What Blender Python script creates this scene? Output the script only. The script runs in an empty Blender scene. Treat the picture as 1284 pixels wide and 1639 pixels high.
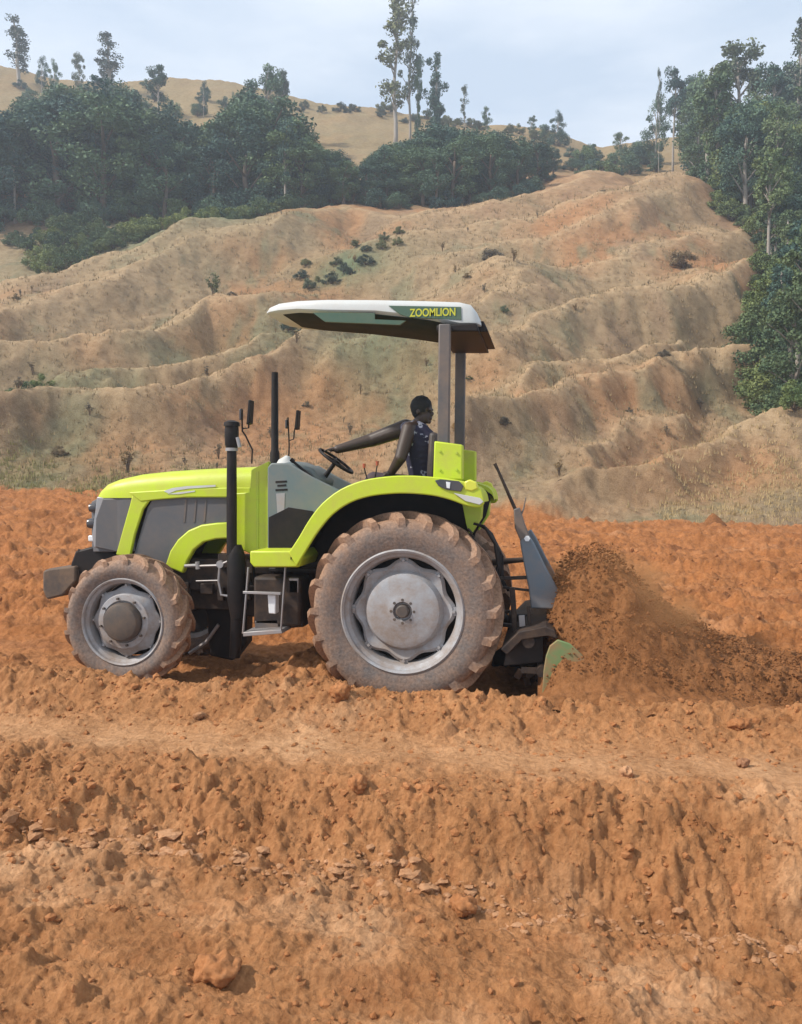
import bpy, bmesh, math, random
import numpy as np
from mathutils import Vector, Matrix
sc = bpy.context.scene
R_ = math.radians
# ------------------------------------------------------------------ camera
CX, CY, CZ = 1.216, -6.89, 1.80
YAW, PITCH, FPX = R_(10.0), R_(-1.68), 1350.0      # focal length for a 1284 px wide frame
cam_d = bpy.data.cameras.new('camera'); cam = bpy.data.objects.new('camera', cam_d)
sc.collection.objects.link(cam); sc.camera = cam
cam.location = (CX, CY, CZ)
cam.rotation_euler = (R_(90) + PITCH, 0, YAW)
cam_d.sensor_fit = 'HORIZONTAL'; cam_d.sensor_width = 36.0
cam_d.lens = 36.0 * FPX / 1284.0
cam_d.clip_start = 0.05; cam_d.clip_end = 2000
# ------------------------------------------------------------------ sky, sun, exposure
SUN_AZ, SUN_EL = math.atan2(-0.89, -0.43), R_(44)   # azimuth measured from +Y towards +X
world = bpy.data.worlds.new('World'); sc.world = world; world.use_nodes = True
wn, wl = world.node_tree.nodes, world.node_tree.links
wn.clear()
sky = wn.new('ShaderNodeTexSky'); sky.sky_type = 'NISHITA'; sky.sun_disc = False
sky.sun_elevation = SUN_EL; sky.sun_rotation = SUN_AZ
sky.air_density = 1.0; sky.dust_density = 3.0; sky.ozone_density = 1.5
bg = wn.new('ShaderNodeBackground'); bg.inputs['Strength'].default_value = 0.088
wo = wn.new('ShaderNodeOutputWorld')
mx = wn.new('ShaderNodeMix'); mx.data_type = 'RGBA'; mx.inputs[0].default_value = .55   # thin high haze over the whole sky
mx.inputs[7].default_value = (11.6, 13.6, 16.0, 1); wl.new(sky.outputs[0], mx.inputs[6])
tcw = wn.new('ShaderNodeTexCoord'); mpw = wn.new('ShaderNodeMapping'); mpw.inputs['Scale'].default_value = (1.0, 1.0, 3.2)
nzw = wn.new('ShaderNodeTexNoise'); nzw.inputs['Scale'].default_value = 1.7; nzw.inputs['Detail'].default_value = 6; nzw.inputs['Roughness'].default_value = .55
wl.new(tcw.outputs['Generated'], mpw.inputs[0]); wl.new(mpw.outputs[0], nzw.inputs['Vector'])
rpw = wn.new('ShaderNodeValToRGB'); rpw.color_ramp.elements[0].position = .42; rpw.color_ramp.elements[1].position = .68
rpw.color_ramp.elements[0].color = (0, 0, 0, 1); rpw.color_ramp.elements[1].color = (.75, .75, .75, 1)
wl.new(nzw.outputs['Fac'], rpw.inputs[0])
mx2 = wn.new('ShaderNodeMix'); mx2.data_type = 'RGBA'; mx2.inputs[7].default_value = (12.4, 12.9, 13.6, 1)
wl.new(rpw.outputs[0], mx2.inputs[0]); wl.new(mx.outputs[2], mx2.inputs[6])
wl.new(mx2.outputs[2], bg.inputs[0]); wl.new(bg.outputs[0], wo.inputs[0])
sun_d = bpy.data.lights.new('sun', 'SUN'); sun_d.energy = 4.8; sun_d.angle = R_(2.5); sun_d.color = (1.0, .94, .85)
sun = bpy.data.objects.new('sun', sun_d); sc.collection.objects.link(sun)
S = Vector((math.sin(SUN_AZ) * math.cos(SUN_EL), math.cos(SUN_AZ) * math.cos(SUN_EL), math.sin(SUN_EL)))
sun.rotation_euler = S.to_track_quat('Z', 'Y').to_euler(); sun.location = (-20, -15, 30)
sc.view_settings.view_transform = 'Standard'; sc.view_settings.look = 'None'
sc.view_settings.exposure = 0.02; sc.view_settings.gamma = 1.0
sc.cycles.max_bounces = 6; sc.cycles.volume_bounces = 1; sc.cycles.transparent_max_bounces = 8
sc.cycles.use_denoising = True
# ------------------------------------------------------------------ helpers: survey of the site
Fh = np.array([-math.sin(YAW), math.cos(YAW), 0.0]); Rt = np.array([math.cos(YAW), math.sin(YAW), 0.0])
Fv = Fh * math.cos(PITCH) + np.array([0, 0, 1.0]) * math.sin(PITCH)
Up = np.cross(Rt, Fv)
CAM = np.array([CX, CY, CZ])
def ray(px, py):
    return Fv * FPX + Rt * (px - 642.0) + Up * (819.5 - py)
def P(px, py, Y):                       # sight line onto the vertical plane Y
    r = ray(px, py); t = (Y - CY) / r[1]
    return Vector(CAM + r * t)
def tan_el(px, py):
    r = ray(px, py); return r[2] / (r @ Fh)
def ud(X, Y):                           # site frame: u across, d away
    dx, dy = X - CX, Y - CY
    return dx * Rt[0] + dy * Rt[1], dx * Fh[0] + dy * Fh[1]
def xy(u, d):
    return CX + u * Rt[0] + d * Fh[0], CY + u * Rt[1] + d * Fh[1]
# numpy gradient noise
_rs = np.random.RandomState(7)
_perm = _rs.permutation(256).astype(np.int64); _perm = np.concatenate([_perm, _perm])
_ga = _rs.rand(256) * 2 * np.pi; _gx, _gy = np.cos(_ga), np.sin(_ga)
def pn(x, y):
    xi, yi = np.floor(x).astype(np.int64), np.floor(y).astype(np.int64)
    xf, yf = x - xi, y - yi
    def g(ix, iy, fx, fy):
        h = _perm[_perm[ix & 255] + (iy & 255)]
        return _gx[h] * fx + _gy[h] * fy
    a = xf * xf * xf * (xf * (xf * 6 - 15) + 10); b = yf * yf * yf * (yf * (yf * 6 - 15) + 10)
    n0 = g(xi, yi, xf, yf) * (1 - a) + g(xi + 1, yi, xf - 1, yf) * a
    n1 = g(xi, yi + 1, xf, yf - 1) * (1 - a) + g(xi + 1, yi + 1, xf - 1, yf - 1) * a
    return (n0 * (1 - b) + n1 * b) * 1.5
def fbm(x, y, o=4, gain=.5, ridged=False):
    s = 0; a = 1.0; t = 0
    for k in range(o):
        n = pn(x * 2 ** k + 17.3 * k, y * 2 ** k - 9.1 * k)
        if ridged: n = 1 - 2 * np.abs(n)
        s = s + a * n; t += a; a *= gain
    return s / t
def lumps(x, y, seed=0, fill=.8):
    xi, yi = np.floor(x).astype(np.int64), np.floor(y).astype(np.int64); best = np.zeros_like(x)
    for i in (-1, 0, 1):
        for j in (-1, 0, 1):
            h = _perm[_perm[(xi + i + seed) & 255] + ((yi + j) & 255)]; h2 = _perm[h + 31]; h3 = _perm[h2 + 77]; h4 = _perm[h3 + 5]
            dx = x - (xi + i + h / 255.); dy = y - (yi + j + h2 / 255.)
            a = h4 / 255. * 6.28; c_, s_ = np.cos(a), np.sin(a); e = .65 + .7 * ((h4 * 7) % 256) / 255.
            dx, dy = (dx * c_ + dy * s_) * e, (-dx * s_ + dy * c_) / e
            r = .18 + .52 * (h3 / 255.) ** 2; r = np.where(h3 / 255. < 1 - fill, 0, r)
            # blunt-topped, slightly angular clods
            q = np.maximum(np.abs(dx) * .62 + np.abs(dy) * .62, np.hypot(dx, dy) * .92)
            best = np.maximum(best, np.minimum(np.maximum(r - q, 0) * 1.7, r * .8))
    return best
def sm(a, b, x):
    t = np.clip((x - a) / (b - a), 0, 1); return t * t * (3 - 2 * t)
# hillside table: where the slope is seen at each distance
XS = [-300, 0, 100, 200, 300, 400, 500, 600, 750, 900, 950, 1050, 1100, 1200, 1284, 1600]
DS = [27, 34, 45, 60, 80, 110, 150]
PYT = [
 [786, 788, 790, 792, 796, 800, 808, 815, 828, 836, 840, 840, 840, 842, 845, 845],
 [700, 705, 705, 705, 707, 710, 715, 720, 735, 745, 750, 750, 750, 740, 725, 690],
 [590, 600, 600, 600, 600, 600, 602, 605, 608, 613, 615, 612, 610, 595, 570, 520],
 [460, 475, 472, 470, 470, 470, 470, 470, 470, 464, 460, 455, 455, 460, 450, 400],
 [330, 355, 352, 350, 350, 350, 348, 345, 345, 328, 320, 325, 330, 340, 330, 280],
 [200, 215, 220, 225, 232, 240, 246, 250, 250, 256, 262, 268, 268, 250, 215, 170],
 [ 70,  86, 116, 120, 110, 122, 150, 158, 184, 196, 230, 205, 200, 170, 130, 80]]
_px = np.arange(-400, 1701, 20.0)
_ld = np.linspace(math.log(27), math.log(150), 90)
_T = np.zeros((len(_ld), len(_px)))
_col = np.array([np.interp(_px, XS, row) for row in PYT])
for j in range(len(_px)):
    tz = [tan_el(_px[j], _col[i, j]) for i in range(len(DS))]
    _T[:, j] = np.interp(_ld, np.log(DS), tz)
_k = np.array([1, 2, 3, 2, 1.]) / 9
for _ in range(1):
    _T = np.array([np.convolve(np.pad(r, 2, 'edge'), _k, 'valid') for r in _T])
_k2 = np.ones(7) / 7
_T = np.array([np.convolve(np.pad(c, 3, 'reflect', reflect_type='odd'), _k2, 'valid') for c in _T.T]).T
def Zhill(u, d):
    px = 642 + FPX * u / d
    j = np.clip((px + 400) / 20, 0, len(_px) - 1.001); j0 = j.astype(int); jf = j - j0
    dd = np.clip(d, 27, 150)
    i = np.clip((np.log(dd) - _ld[0]) / (_ld[1] - _ld[0]), 0, len(_ld) - 1.001); i0 = i.astype(int); f = i - i0
    t = (_T[i0, j0] * (1 - f) + _T[i0 + 1, j0] * f) * (1 - jf) + (_T[i0, j0 + 1] * (1 - f) + _T[i0 + 1, j0 + 1] * f) * jf
    z = CZ + t * dd
    return z - np.maximum(0, d - 152) * .55
def hill_at(px, py):                    # distance at which the slope is seen at that sight line
    t = tan_el(px, py)
    ds = np.exp(np.linspace(math.log(27), math.log(150), 300))
    u = (px - 642) / FPX * ds
    tt = (Zhill(u, ds) - CZ) / ds
    k = int(np.argmax(tt >= t)) if (tt >= t).any() else 299
    return u[k], ds[k]
SPURS = [([(-200, 590), (0, 538), (120, 502), (220, 466), (330, 426), (440, 412)], 1.9, 1.0),
         ([(-200, 640), (0, 607), (150, 590), (260, 562), (340, 530), (430, 520)], 1.2, .8),
         ([(-100, 735), (0, 722), (150, 704), (300, 690), (420, 655), (560, 590), (640, 560)], .8, .6),
         ([(790, 650), (880, 592), (960, 560), (1060, 545), (1150, 500), (1200, 478)], 1.6, .8),
         ([(770, 765), (900, 716), (960, 700), (1080, 640), (1200, 598)], 1.1, .55),
         ([(760, 500), (880, 478), (1000, 450), (1060, 425), (1180, 400), (1230, 380)], 1.8, 1.0),
         ([(590, 440), (740, 420), (860, 402), (960, 378), (1080, 335)], 2.0, 1.1),
         ([(500, 376), (560, 352), (640, 378), (760, 366), (880, 334), (960, 288)], 1.3, 1.0),
         ([(850, 838), (960, 802), (1060, 790), (1180, 742), (1300, 722)], .5, .4),
         ([(560, 640), (700, 600), (800, 560), (840, 520)], 1.0, .8),
         ([(700, 470), (800, 444), (900, 430), (1000, 398), (1110, 352)], 1.0, .6),
         ([(820, 700), (900, 668), (1000, 640), (1100, 592)], .6, .35),
         ([(100, 655), (280, 622), (400, 602), (490, 560)], .7, .4),
         ([(30, 474), (160, 452), (260, 428), (340, 396)], .9, .6),
         ([(900, 772), (1000, 724), (1100, 692)], .35, .28)]
_spur = [([hill_at(*q) for q in pts], A, w) for pts, A, w in SPURS]
def spur_h(u, d, crest=False):
    h = np.zeros_like(u); cr = np.zeros_like(u)
    uw = u + fbm(u * .22, d * .22, 3) * 1.7; dw = d + fbm(u * .22 + 50, d * .22, 3) * 1.7
    for pts, A, w in _spur:
        gain = 2.7 if np.mean([p[1] for p in pts]) < 58 else 1.6
        best = np.full(u.shape, 1e9); side = np.zeros_like(u)
        for (a, b), (c, e) in zip(pts[:-1], pts[1:]):
            vx, vy = c - a, e - b; L = vx * vx + vy * vy
            t = np.clip(((uw - a) * vx + (dw - b) * vy) / L, 0, 1)
            ex, ey = uw - a - t * vx, dw - b - t * vy
            ds = np.hypot(ex, ey); s = (vx * (dw - b) - vy * (uw - a)) / (math.sqrt(L) * (np.hypot(uw - a - t * vx, dw - b - t * vy) + .3))
            m = ds < best; best = np.where(m, ds, best); side = np.where(m, s, side)
        sc_ = w * (1 + np.mean([p[1] for p in pts]) / 40)
        wid = sc_ * (1.15 + 1.4 * sm(-2.0, 2.0, side * best / sc_))      # steep towards the viewer, gentle uphill
        h = h + A * gain * np.exp(-(best / wid) ** 1.35)
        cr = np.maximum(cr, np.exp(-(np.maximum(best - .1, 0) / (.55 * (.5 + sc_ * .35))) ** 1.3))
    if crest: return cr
    return h - 1.5 * sm(29, 50, d)
def H(X, Y, fine=True):
    X = np.asarray(X, float); Y = np.asarray(Y, float)
    u, d = ud(X, Y)
    zh = Zhill(u, np.maximum(d, 27))
    hill = sm(25, 31, d)
    # field
    t = np.clip((d - 9) / 18, 0, 1)
    z = zh * (t ** 1.35)
    wob = fbm(X * .5 + 3, Y * .5, 3)
    z = z + (.055 * fbm(X * .45 + 12, Y * 3.3, 3) * sm(-1.9, -2.5, Y) + .035 * fbm(X * .6 + 2, Y * 4.5, 3) * sm(-1.9, -1.0, Y)) * sm(1.5, .8, Y)
    # raised soil berm between the viewer and the wheels
    yb = -0.40 + .10 * pn(X * .6, X * 0 + 2.2) + .04 * pn(X * 2.2, X * 0 + 7)
    bh = .20 + .05 * pn(X * .9 + 5, X * 0) + .055 * sm(-.3, -2.4, X)
    z = z + bh * np.where(Y < yb, np.exp(-((Y - yb) / .38) ** 2), np.exp(-((Y - yb) / .26) ** 2))
    # loose soil heaped under the tractor between the wheels
    z = z + .27 * np.exp(-((X + .85) / .42) ** 2 - ((Y - .75) / .75) ** 2)
    # cut bank down to the lower level where the viewer stands
    by = -1.78 + .10 * pn(X * .8 + 9, X * 0) + .05 * pn(X * 3, X * 0 + 3)
    hb = np.clip(.20 + (X + 2.2) / 4.4 * .30, .12, .62)
    wd = .74 + .20 * pn(X * 1.3, X * 0 + 11)
    bank = sm(0, 1, (by - Y) / np.maximum(wd, .15))
    z = z - hb * bank
    face = np.exp(-(((by - Y) / wd - .5) / .55) ** 2)
    if fine:
        far = np.clip(1 - d / 60, .2, 1)
        rough = (.034 + .05 * face + .045 * np.exp(-((Y - yb) / .4) ** 2))
        track = np.exp(-((Y + 1.25) / .30) ** 2)
        rough = rough * (1 - .6 * track)
        z = z + wob * .05 * (1 - hill) * (1 - .5 * track) + (1 - hill) * (1 - .6 * track) * .010 * fbm(X * 16, Y * 16, 3, .7, True) * sm(14, 8, d)
        z = z + rough * (fbm(X * 5, Y * 5, 5, .62) * 1.0 - .75 * fbm(X * 4.5 + 40, Y * 5, 5, .72, True))
        z = z + face * .010 * fbm(X * 6 + 2, Y * 1.2, 3, .55)          # runnels down the bank
        z = z + .055 * np.exp(-((Y + 3.4) / .9) ** 2) * fbm(X * 1.4 + 70, Y * 2.0, 4, .6)
        patch = (.50 + 1.7 * fbm(X * .8 + 31, Y * 1.0, 3) + .3 * face).clip(.06, 1.0) * (1 - .88 * track) * sm(13, 9, d)
        xw, yw = X + .02 * pn(X * 14, Y * 14), Y + .02 * pn(X * 14 + 9, Y * 14)
        near_ = sm(2.2, 1.4, Y)
        z = z + near_ * patch * (.105 * lumps(xw * 6.5, yw * 6.5, 3, .55) + .060 * lumps(xw * 14, yw * 14, 50) + .028 * lumps(xw * 31, yw * 31, 90))
        mid = sm(1.6, 3.0, Y) * (1 - hill)
        z = z + mid * .22 * np.abs(fbm(X * .22 + 8, Y * .9 + 5, 3)) * (1 + fbm(X * 3, Y * 3, 2))
        z = z + mid * (.4 + 1.2 * fbm(X * .6, Y * .9, 3)).clip(.1, 1.2) * (.22 * lumps(X * 2.1, Y * 2.1, 11, .5) + .13 * lumps(X * 4.3, Y * 4.3, 60, .7) + .06 * lumps(X * 9, Y * 9, 20))
        z = z + mid * (.24 * fbm(X * .3 + 3, Y * 1.0, 4, .6) + .20 * fbm(X * 1.3, Y * 2.4 + 8, 5, .70, True) - .12 * np.abs(fbm(X * 2.6 + 5, Y * 3.6, 4, .7)))
        z = z + hill * (.9 * fbm(u * .09, d * .09, 3) + spur_h(u, d) + .28 * fbm(u * .5, d * .5, 4, .6) + .10 * fbm(u * 1.7, d * 1.7, 3, .6, True))
    return z
def Hs(x, y): return float(H(np.array([x]), np.array([y]))[0])
# ------------------------------------------------------------------ helpers: materials
def mat_new(name):
    m = bpy.data.materials.new(name); m.use_nodes = True
    n = m.node_tree.nodes; b = n['Principled BSDF']
    return m, n, m.node_tree.links, b
def setspec(b, v):
    if 'Specular IOR Level' in b.inputs: b.inputs['Specular IOR Level'].default_value = v
def rgba(c): return (c[0], c[1], c[2], 1)
def noise(n, l, scale, detail=5, rough=.6, coord='Object', vec=None):
    t = n.new('ShaderNodeTexNoise'); t.inputs['Scale'].default_value = scale
    t.inputs['Detail'].default_value = detail; t.inputs['Roughness'].default_value = rough
    if vec is None:
        tc = n.new('ShaderNodeTexCoord'); vec = tc.outputs[coord]
    l.new(vec, t.inputs['Vector']); return t
def ramp(n, l, src, stops):
    r = n.new('ShaderNodeValToRGB'); cr = r.color_ramp
    while len(cr.elements) > 1: cr.elements.remove(cr.elements[-1])
    cr.elements[0].position = stops[0][0]; cr.elements[0].color = rgba(stops[0][1])
    for p, c in stops[1:]:
        e = cr.elements.new(p); e.color = rgba(c)
    l.new(src, r.inputs[0]); return r
def g3(v): return (v, v, v)
def mixc(n, l, fac, a, b, mode='MIX'):
    m = n.new('ShaderNodeMix'); m.data_type = 'RGBA'; m.blend_type = mode
    for s, v in ((0, fac), (6, a), (7, b)):
        if isinstance(v, (int, float)): m.inputs[s].default_value = v
        elif isinstance(v, tuple): m.inputs[s].default_value = rgba(v)
        else: l.new(v, m.inputs[s])
    return m.outputs[2]
DUST = (.40, .235, .125)
def paint(name, col, rough=.4, dust=.35, metallic=0, dscale=5, bump=0.0, spec=.5, dustcol=DUST):
    m, n, l, b = mat_new(name)
    t = noise(n, l, dscale, 8, .7)
    r = ramp(n, l, t.outputs['Fac'], [(.38, g3(0)), (.72, g3(1))])
    mu = n.new('ShaderNodeMath'); mu.operation = 'MULTIPLY_ADD'; mu.inputs[1].default_value = dust; mu.inputs[2].default_value = dust * .22
    l.new(r.outputs[0], mu.inputs[0])
    l.new(mixc(n, l, mu.outputs[0], col, dustcol), b.inputs['Base Color'])
    ro = n.new('ShaderNodeMath'); ro.operation = 'MULTIPLY_ADD'; ro.inputs[1].default_value = .5; ro.inputs[2].default_value = rough
    l.new(mu.outputs[0], ro.inputs[0]); l.new(ro.outputs[0], b.inputs['Roughness'])
    b.inputs['Metallic'].default_value = metallic; setspec(b, spec)
    if bump:
        t2 = noise(n, l, 60, 4, .6); bp = n.new('ShaderNodeBump'); bp.inputs['Strength'].default_value = bump; bp.inputs['Distance'].default_value = .01
        l.new(t2.outputs['Fac'], bp.inputs['Height']); l.new(bp.outputs[0], b.inputs['Normal'])
    return m
M = {}
M['lime'] = paint('lime_paint', (.47, .60, .009), .38, .32)
M['lime_dark'] = paint('lime_paint_dusty', (.42, .60, .015), .45, .45)
M['grey_panel'] = paint('grey_plastic', (.075, .08, .09), .55, .12)
M['teal'] = paint('grey_teal_paint', (.10, .14, .15), .5, .18)
M['dusty_iron'] = paint('dusty_cast_iron', (.035, .034, .036), .7, .35)
M['black'] = paint('black_metal', (.006, .006, .008), .55, .04, spec=.22)
M['engine'] = paint('engine_metal', (.009, .009, .012), .6, .14, dscale=9, spec=.25)
M['steel'] = paint('worn_steel', (.32, .33, .35), .4, .35, metallic=.5)
M['rim'] = paint('silver_rim', (.36, .38, .41), .48, .75, metallic=.15, dscale=5, bump=.2, dustcol=(.25, .175, .125))
M['hub'] = paint('dark_hub', (.045, .043, .043), .6, .22)
M['white'] = paint('white_plastic', (.52, .54, .53), .5, .2)
M['roof_green'] = paint('green_stripe', (.045, .10, .065), .45, .08)
M['yellow'] = paint('yellow_letters', (.52, .50, .03), .5, .05)
M['lining'] = paint('roof_lining', (.020, .026, .022), .8, .06, spec=.08)
M['grey_metal'] = paint('grey_post', (.07, .07, .075), .5, .25)
M['glass'] = paint('lamp_glass', (.7, .72, .74), .12, .1)
M['smoke'] = paint('smoke_lens', (.04, .045, .055), .15, .1)
M['red'] = paint('red_lens', (.35, .03, .02), .25, .3)
M['amber'] = paint('amber_lens', (.60, .62, .05), .3, .1)
M['tiller'] = paint('blue_grey_paint', (.105, .15, .19), .5, .22)
M['tiller_green'] = paint('faded_green_paint', (.085, .22, .075), .55, 1.25, dscale=4.0, dustcol=(.27, .16, .08))
M['skin'] = paint('dark_skin', (.036, .019, .0125), .5, 0.02)
M['hair'] = paint('black_hair', (.008, .007, .007), .8, 0.0)
M['trouser'] = paint('dark_trousers', (.035, .028, .045), .85, .15)
M['seat'] = paint('black_vinyl', (.022, .022, .026), .55, .15)
M['sole'] = paint('shoe_leather', (.03, .022, .018), .7, .3)
def shirt_mat():
    m, n, l, b = mat_new('printed_shirt')
    t = noise(n, l, 11, 3, .6)
    r = ramp(n, l, t.outputs['Fac'], [(.0, (.014, .012, .030)), (.56, (.015, .012, .034)), (.60, (.30, .30, .36)), (.65, (.32, .32, .37)), (.69, (.02, .034, .05))])
    l.new(r.outputs[0], b.inputs['Base Color']); b.inputs['Roughness'].default_value = .85
    return m
M['shirt'] = shirt_mat()
def tyre_mat():
    m, n, l, b = mat_new('muddy_rubber')
    tc = n.new('ShaderNodeTexCoord')
    sx = n.new('ShaderNodeSeparateXYZ'); l.new(tc.outputs['Object'], sx.inputs[0])
    cb = n.new('ShaderNodeCombineXYZ'); l.new(sx.outputs[0], cb.inputs[0]); l.new(sx.outputs[2], cb.inputs[1])
    ln = n.new('ShaderNodeVectorMath'); ln.operation = 'LENGTH'; l.new(cb.outputs[0], ln.inputs[0])
    at = n.new('ShaderNodeAttribute'); at.attribute_type = 'GEOMETRY'; at.attribute_name = 'mud'
    t = noise(n, l, 9, 8, .7, vec=tc.outputs['Object'])
    t2 = noise(n, l, 45, 4, .6, vec=tc.outputs['Object'])
    ad = n.new('ShaderNodeMath'); ad.operation = 'MULTIPLY_ADD'; ad.inputs[1].default_value = 1.6; ad.inputs[2].default_value = -.80
    l.new(t.outputs['Fac'], ad.inputs[0])
    a2 = n.new('ShaderNodeMath'); a2.operation = 'ADD'; a2.use_clamp = True
    l.new(ad.outputs[0], a2.inputs[0]); l.new(at.outputs['Fac'], a2.inputs[1])
    rub = ramp(n, l, t2.outputs['Fac'], [(.3, (.085, .078, .078)), (.7, (.16, .14, .13))])
    mud = ramp(n, l, t2.outputs['Fac'], [(.3, (.21, .115, .066)), (.7, (.38, .225, .14))])
    l.new(mixc(n, l, a2.outputs[0], rub.outputs[0], mud.outputs[0]), b.inputs['Base Color'])
    b.inputs['Roughness'].default_value = .85
    bp = n.new('ShaderNodeBump'); bp.inputs['Strength'].default_value = .6; bp.inputs['Distance'].default_value = .008
    l.new(t2.outputs['Fac'], bp.inputs['Height']); l.new(bp.outputs[0], b.inputs['Normal'])
    return m
M['tyre'] = tyre_mat()
def soil_mat(name, attr=True, col=(.42, .19, .09), bump=1.0):
    m, n, l, b = mat_new(name)
    g = n.new('ShaderNodeNewGeometry')
    t1 = noise(n, l, 2.2, 8, .68, vec=g.outputs['Position'])
    t2 = noise(n, l, 22, 8, .7, vec=g.outputs['Position'])
    if attr:
        a = n.new('ShaderNodeAttribute'); a.attribute_name = 'Col'; c = a.outputs['Color']
    else: c = col
    r1 = ramp(n, l, t1.outputs['Fac'], [(.30, (.74, .70, .66)), (.5, (1, 1, 1)), (.72, (1.22, 1.26, 1.32))])
    r2 = ramp(n, l, t2.outputs['Fac'], [(.28, (.66, .60, .55)), (.5, (1, 1, 1)), (.74, (1.28, 1.34, 1.42))])
    c1 = mixc(n, l, 1.0, c, r1.outputs[0], 'MULTIPLY')
    c2 = mixc(n, l, 1.0, c1, r2.outputs[0], 'MULTIPLY')
    l.new(c2, b.inputs['Base Color']); b.inputs['Roughness'].default_value = .95; setspec(b, .15)
    bp = n.new('ShaderNodeBump'); bp.inputs['Strength'].default_value = bump; bp.inputs['Distance'].default_value = .035
    l.new(t2.outputs['Fac'], bp.inputs['Height']); l.new(bp.outputs[0], b.inputs['Normal'])
    return m
M['soil'] = soil_mat('loose_red_soil')
M['clod'] = soil_mat('soil_clods', False, (.35, .150, .060), .6)
M['clod_pale'] = soil_mat('pale_clods', False, (.43, .225, .115), .8)
M['clod_grey'] = soil_mat('greyish_clod', False, (.30, .145, .075), .8)
M['spray'] = soil_mat('thrown_soil', False, (.245, .105, .040), .9)
def leaf_mat(name, dark, light, scale=.35):
    m, n, l, b = mat_new(name)
    g = n.new('ShaderNodeNewGeometry')
    t = noise(n, l, scale, 4, .7, vec=g.outputs['Position'])
    r = ramp(n, l, t.outputs['Fac'], [(.32, dark), (.68, light)])
    oi = n.new('ShaderNodeObjectInfo')
    rr = ramp(n, l, oi.outputs['Random'], [(0, (.55, .68, .85)), (.4, (.95, 1, 1.05)), (.7, (1.25, 1.2, 1.0)), (1, (1.7, 1.45, .95))])
    l.new(mixc(n, l, 1.0, r.outputs[0], rr.outputs[0], 'MULTIPLY'), b.inputs['Base Color'])
    b.inputs['Roughness'].default_value = .7; setspec(b, .25)
    return m
M['leaf_dark'] = leaf_mat('dark_foliage', (.036, .080, .068), (.115, .175, .105), .25)  # bluish haze tint baked into the leaf colour
M['leaf_mid'] = leaf_mat('green_foliage', (.055, .10, .045), (.17, .20, .08), .3)
M['leaf_far'] = leaf_mat('grey_green_foliage', (.055, .078, .055), (.14, .16, .10))
M['leaf_dry'] = leaf_mat('dry_foliage', (.15, .11, .07), (.27, .20, .12), 1.2)
M['bark'] = paint('pale_bark', (.30, .28, .25), .9, .3, dscale=3)
M['stem_dry'] = paint('dry_stem', (.17, .125, .085), .9, .3, dscale=3)
M['bark_dark'] = paint('dark_bark', (.10, .08, .065), .9, .2, dscale=3)
def grass_mat(name, a, b_):
    m, n, l, b = mat_new(name); g = n.new('ShaderNodeNewGeometry')
    t = noise(n, l, 1.0, 4, .7, vec=g.outputs['Position'])
    r = ramp(n, l, t.outputs['Fac'], [(.3, a), (.7, b_)]); l.new(r.outputs[0], b.inputs['Base Color'])
    b.inputs['Roughness'].default_value = .9; setspec(b, .1); return m
M['grass'] = grass_mat('dry_grass', (.34, .25, .12), (.48, .35, .19))
M['grass_green'] = grass_mat('greenish_grass', (.20, .19, .075), (.34, .29, .13))
M['straw'] = grass_mat('straw_grass', (.21, .155, .085), (.33, .245, .14))
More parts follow.
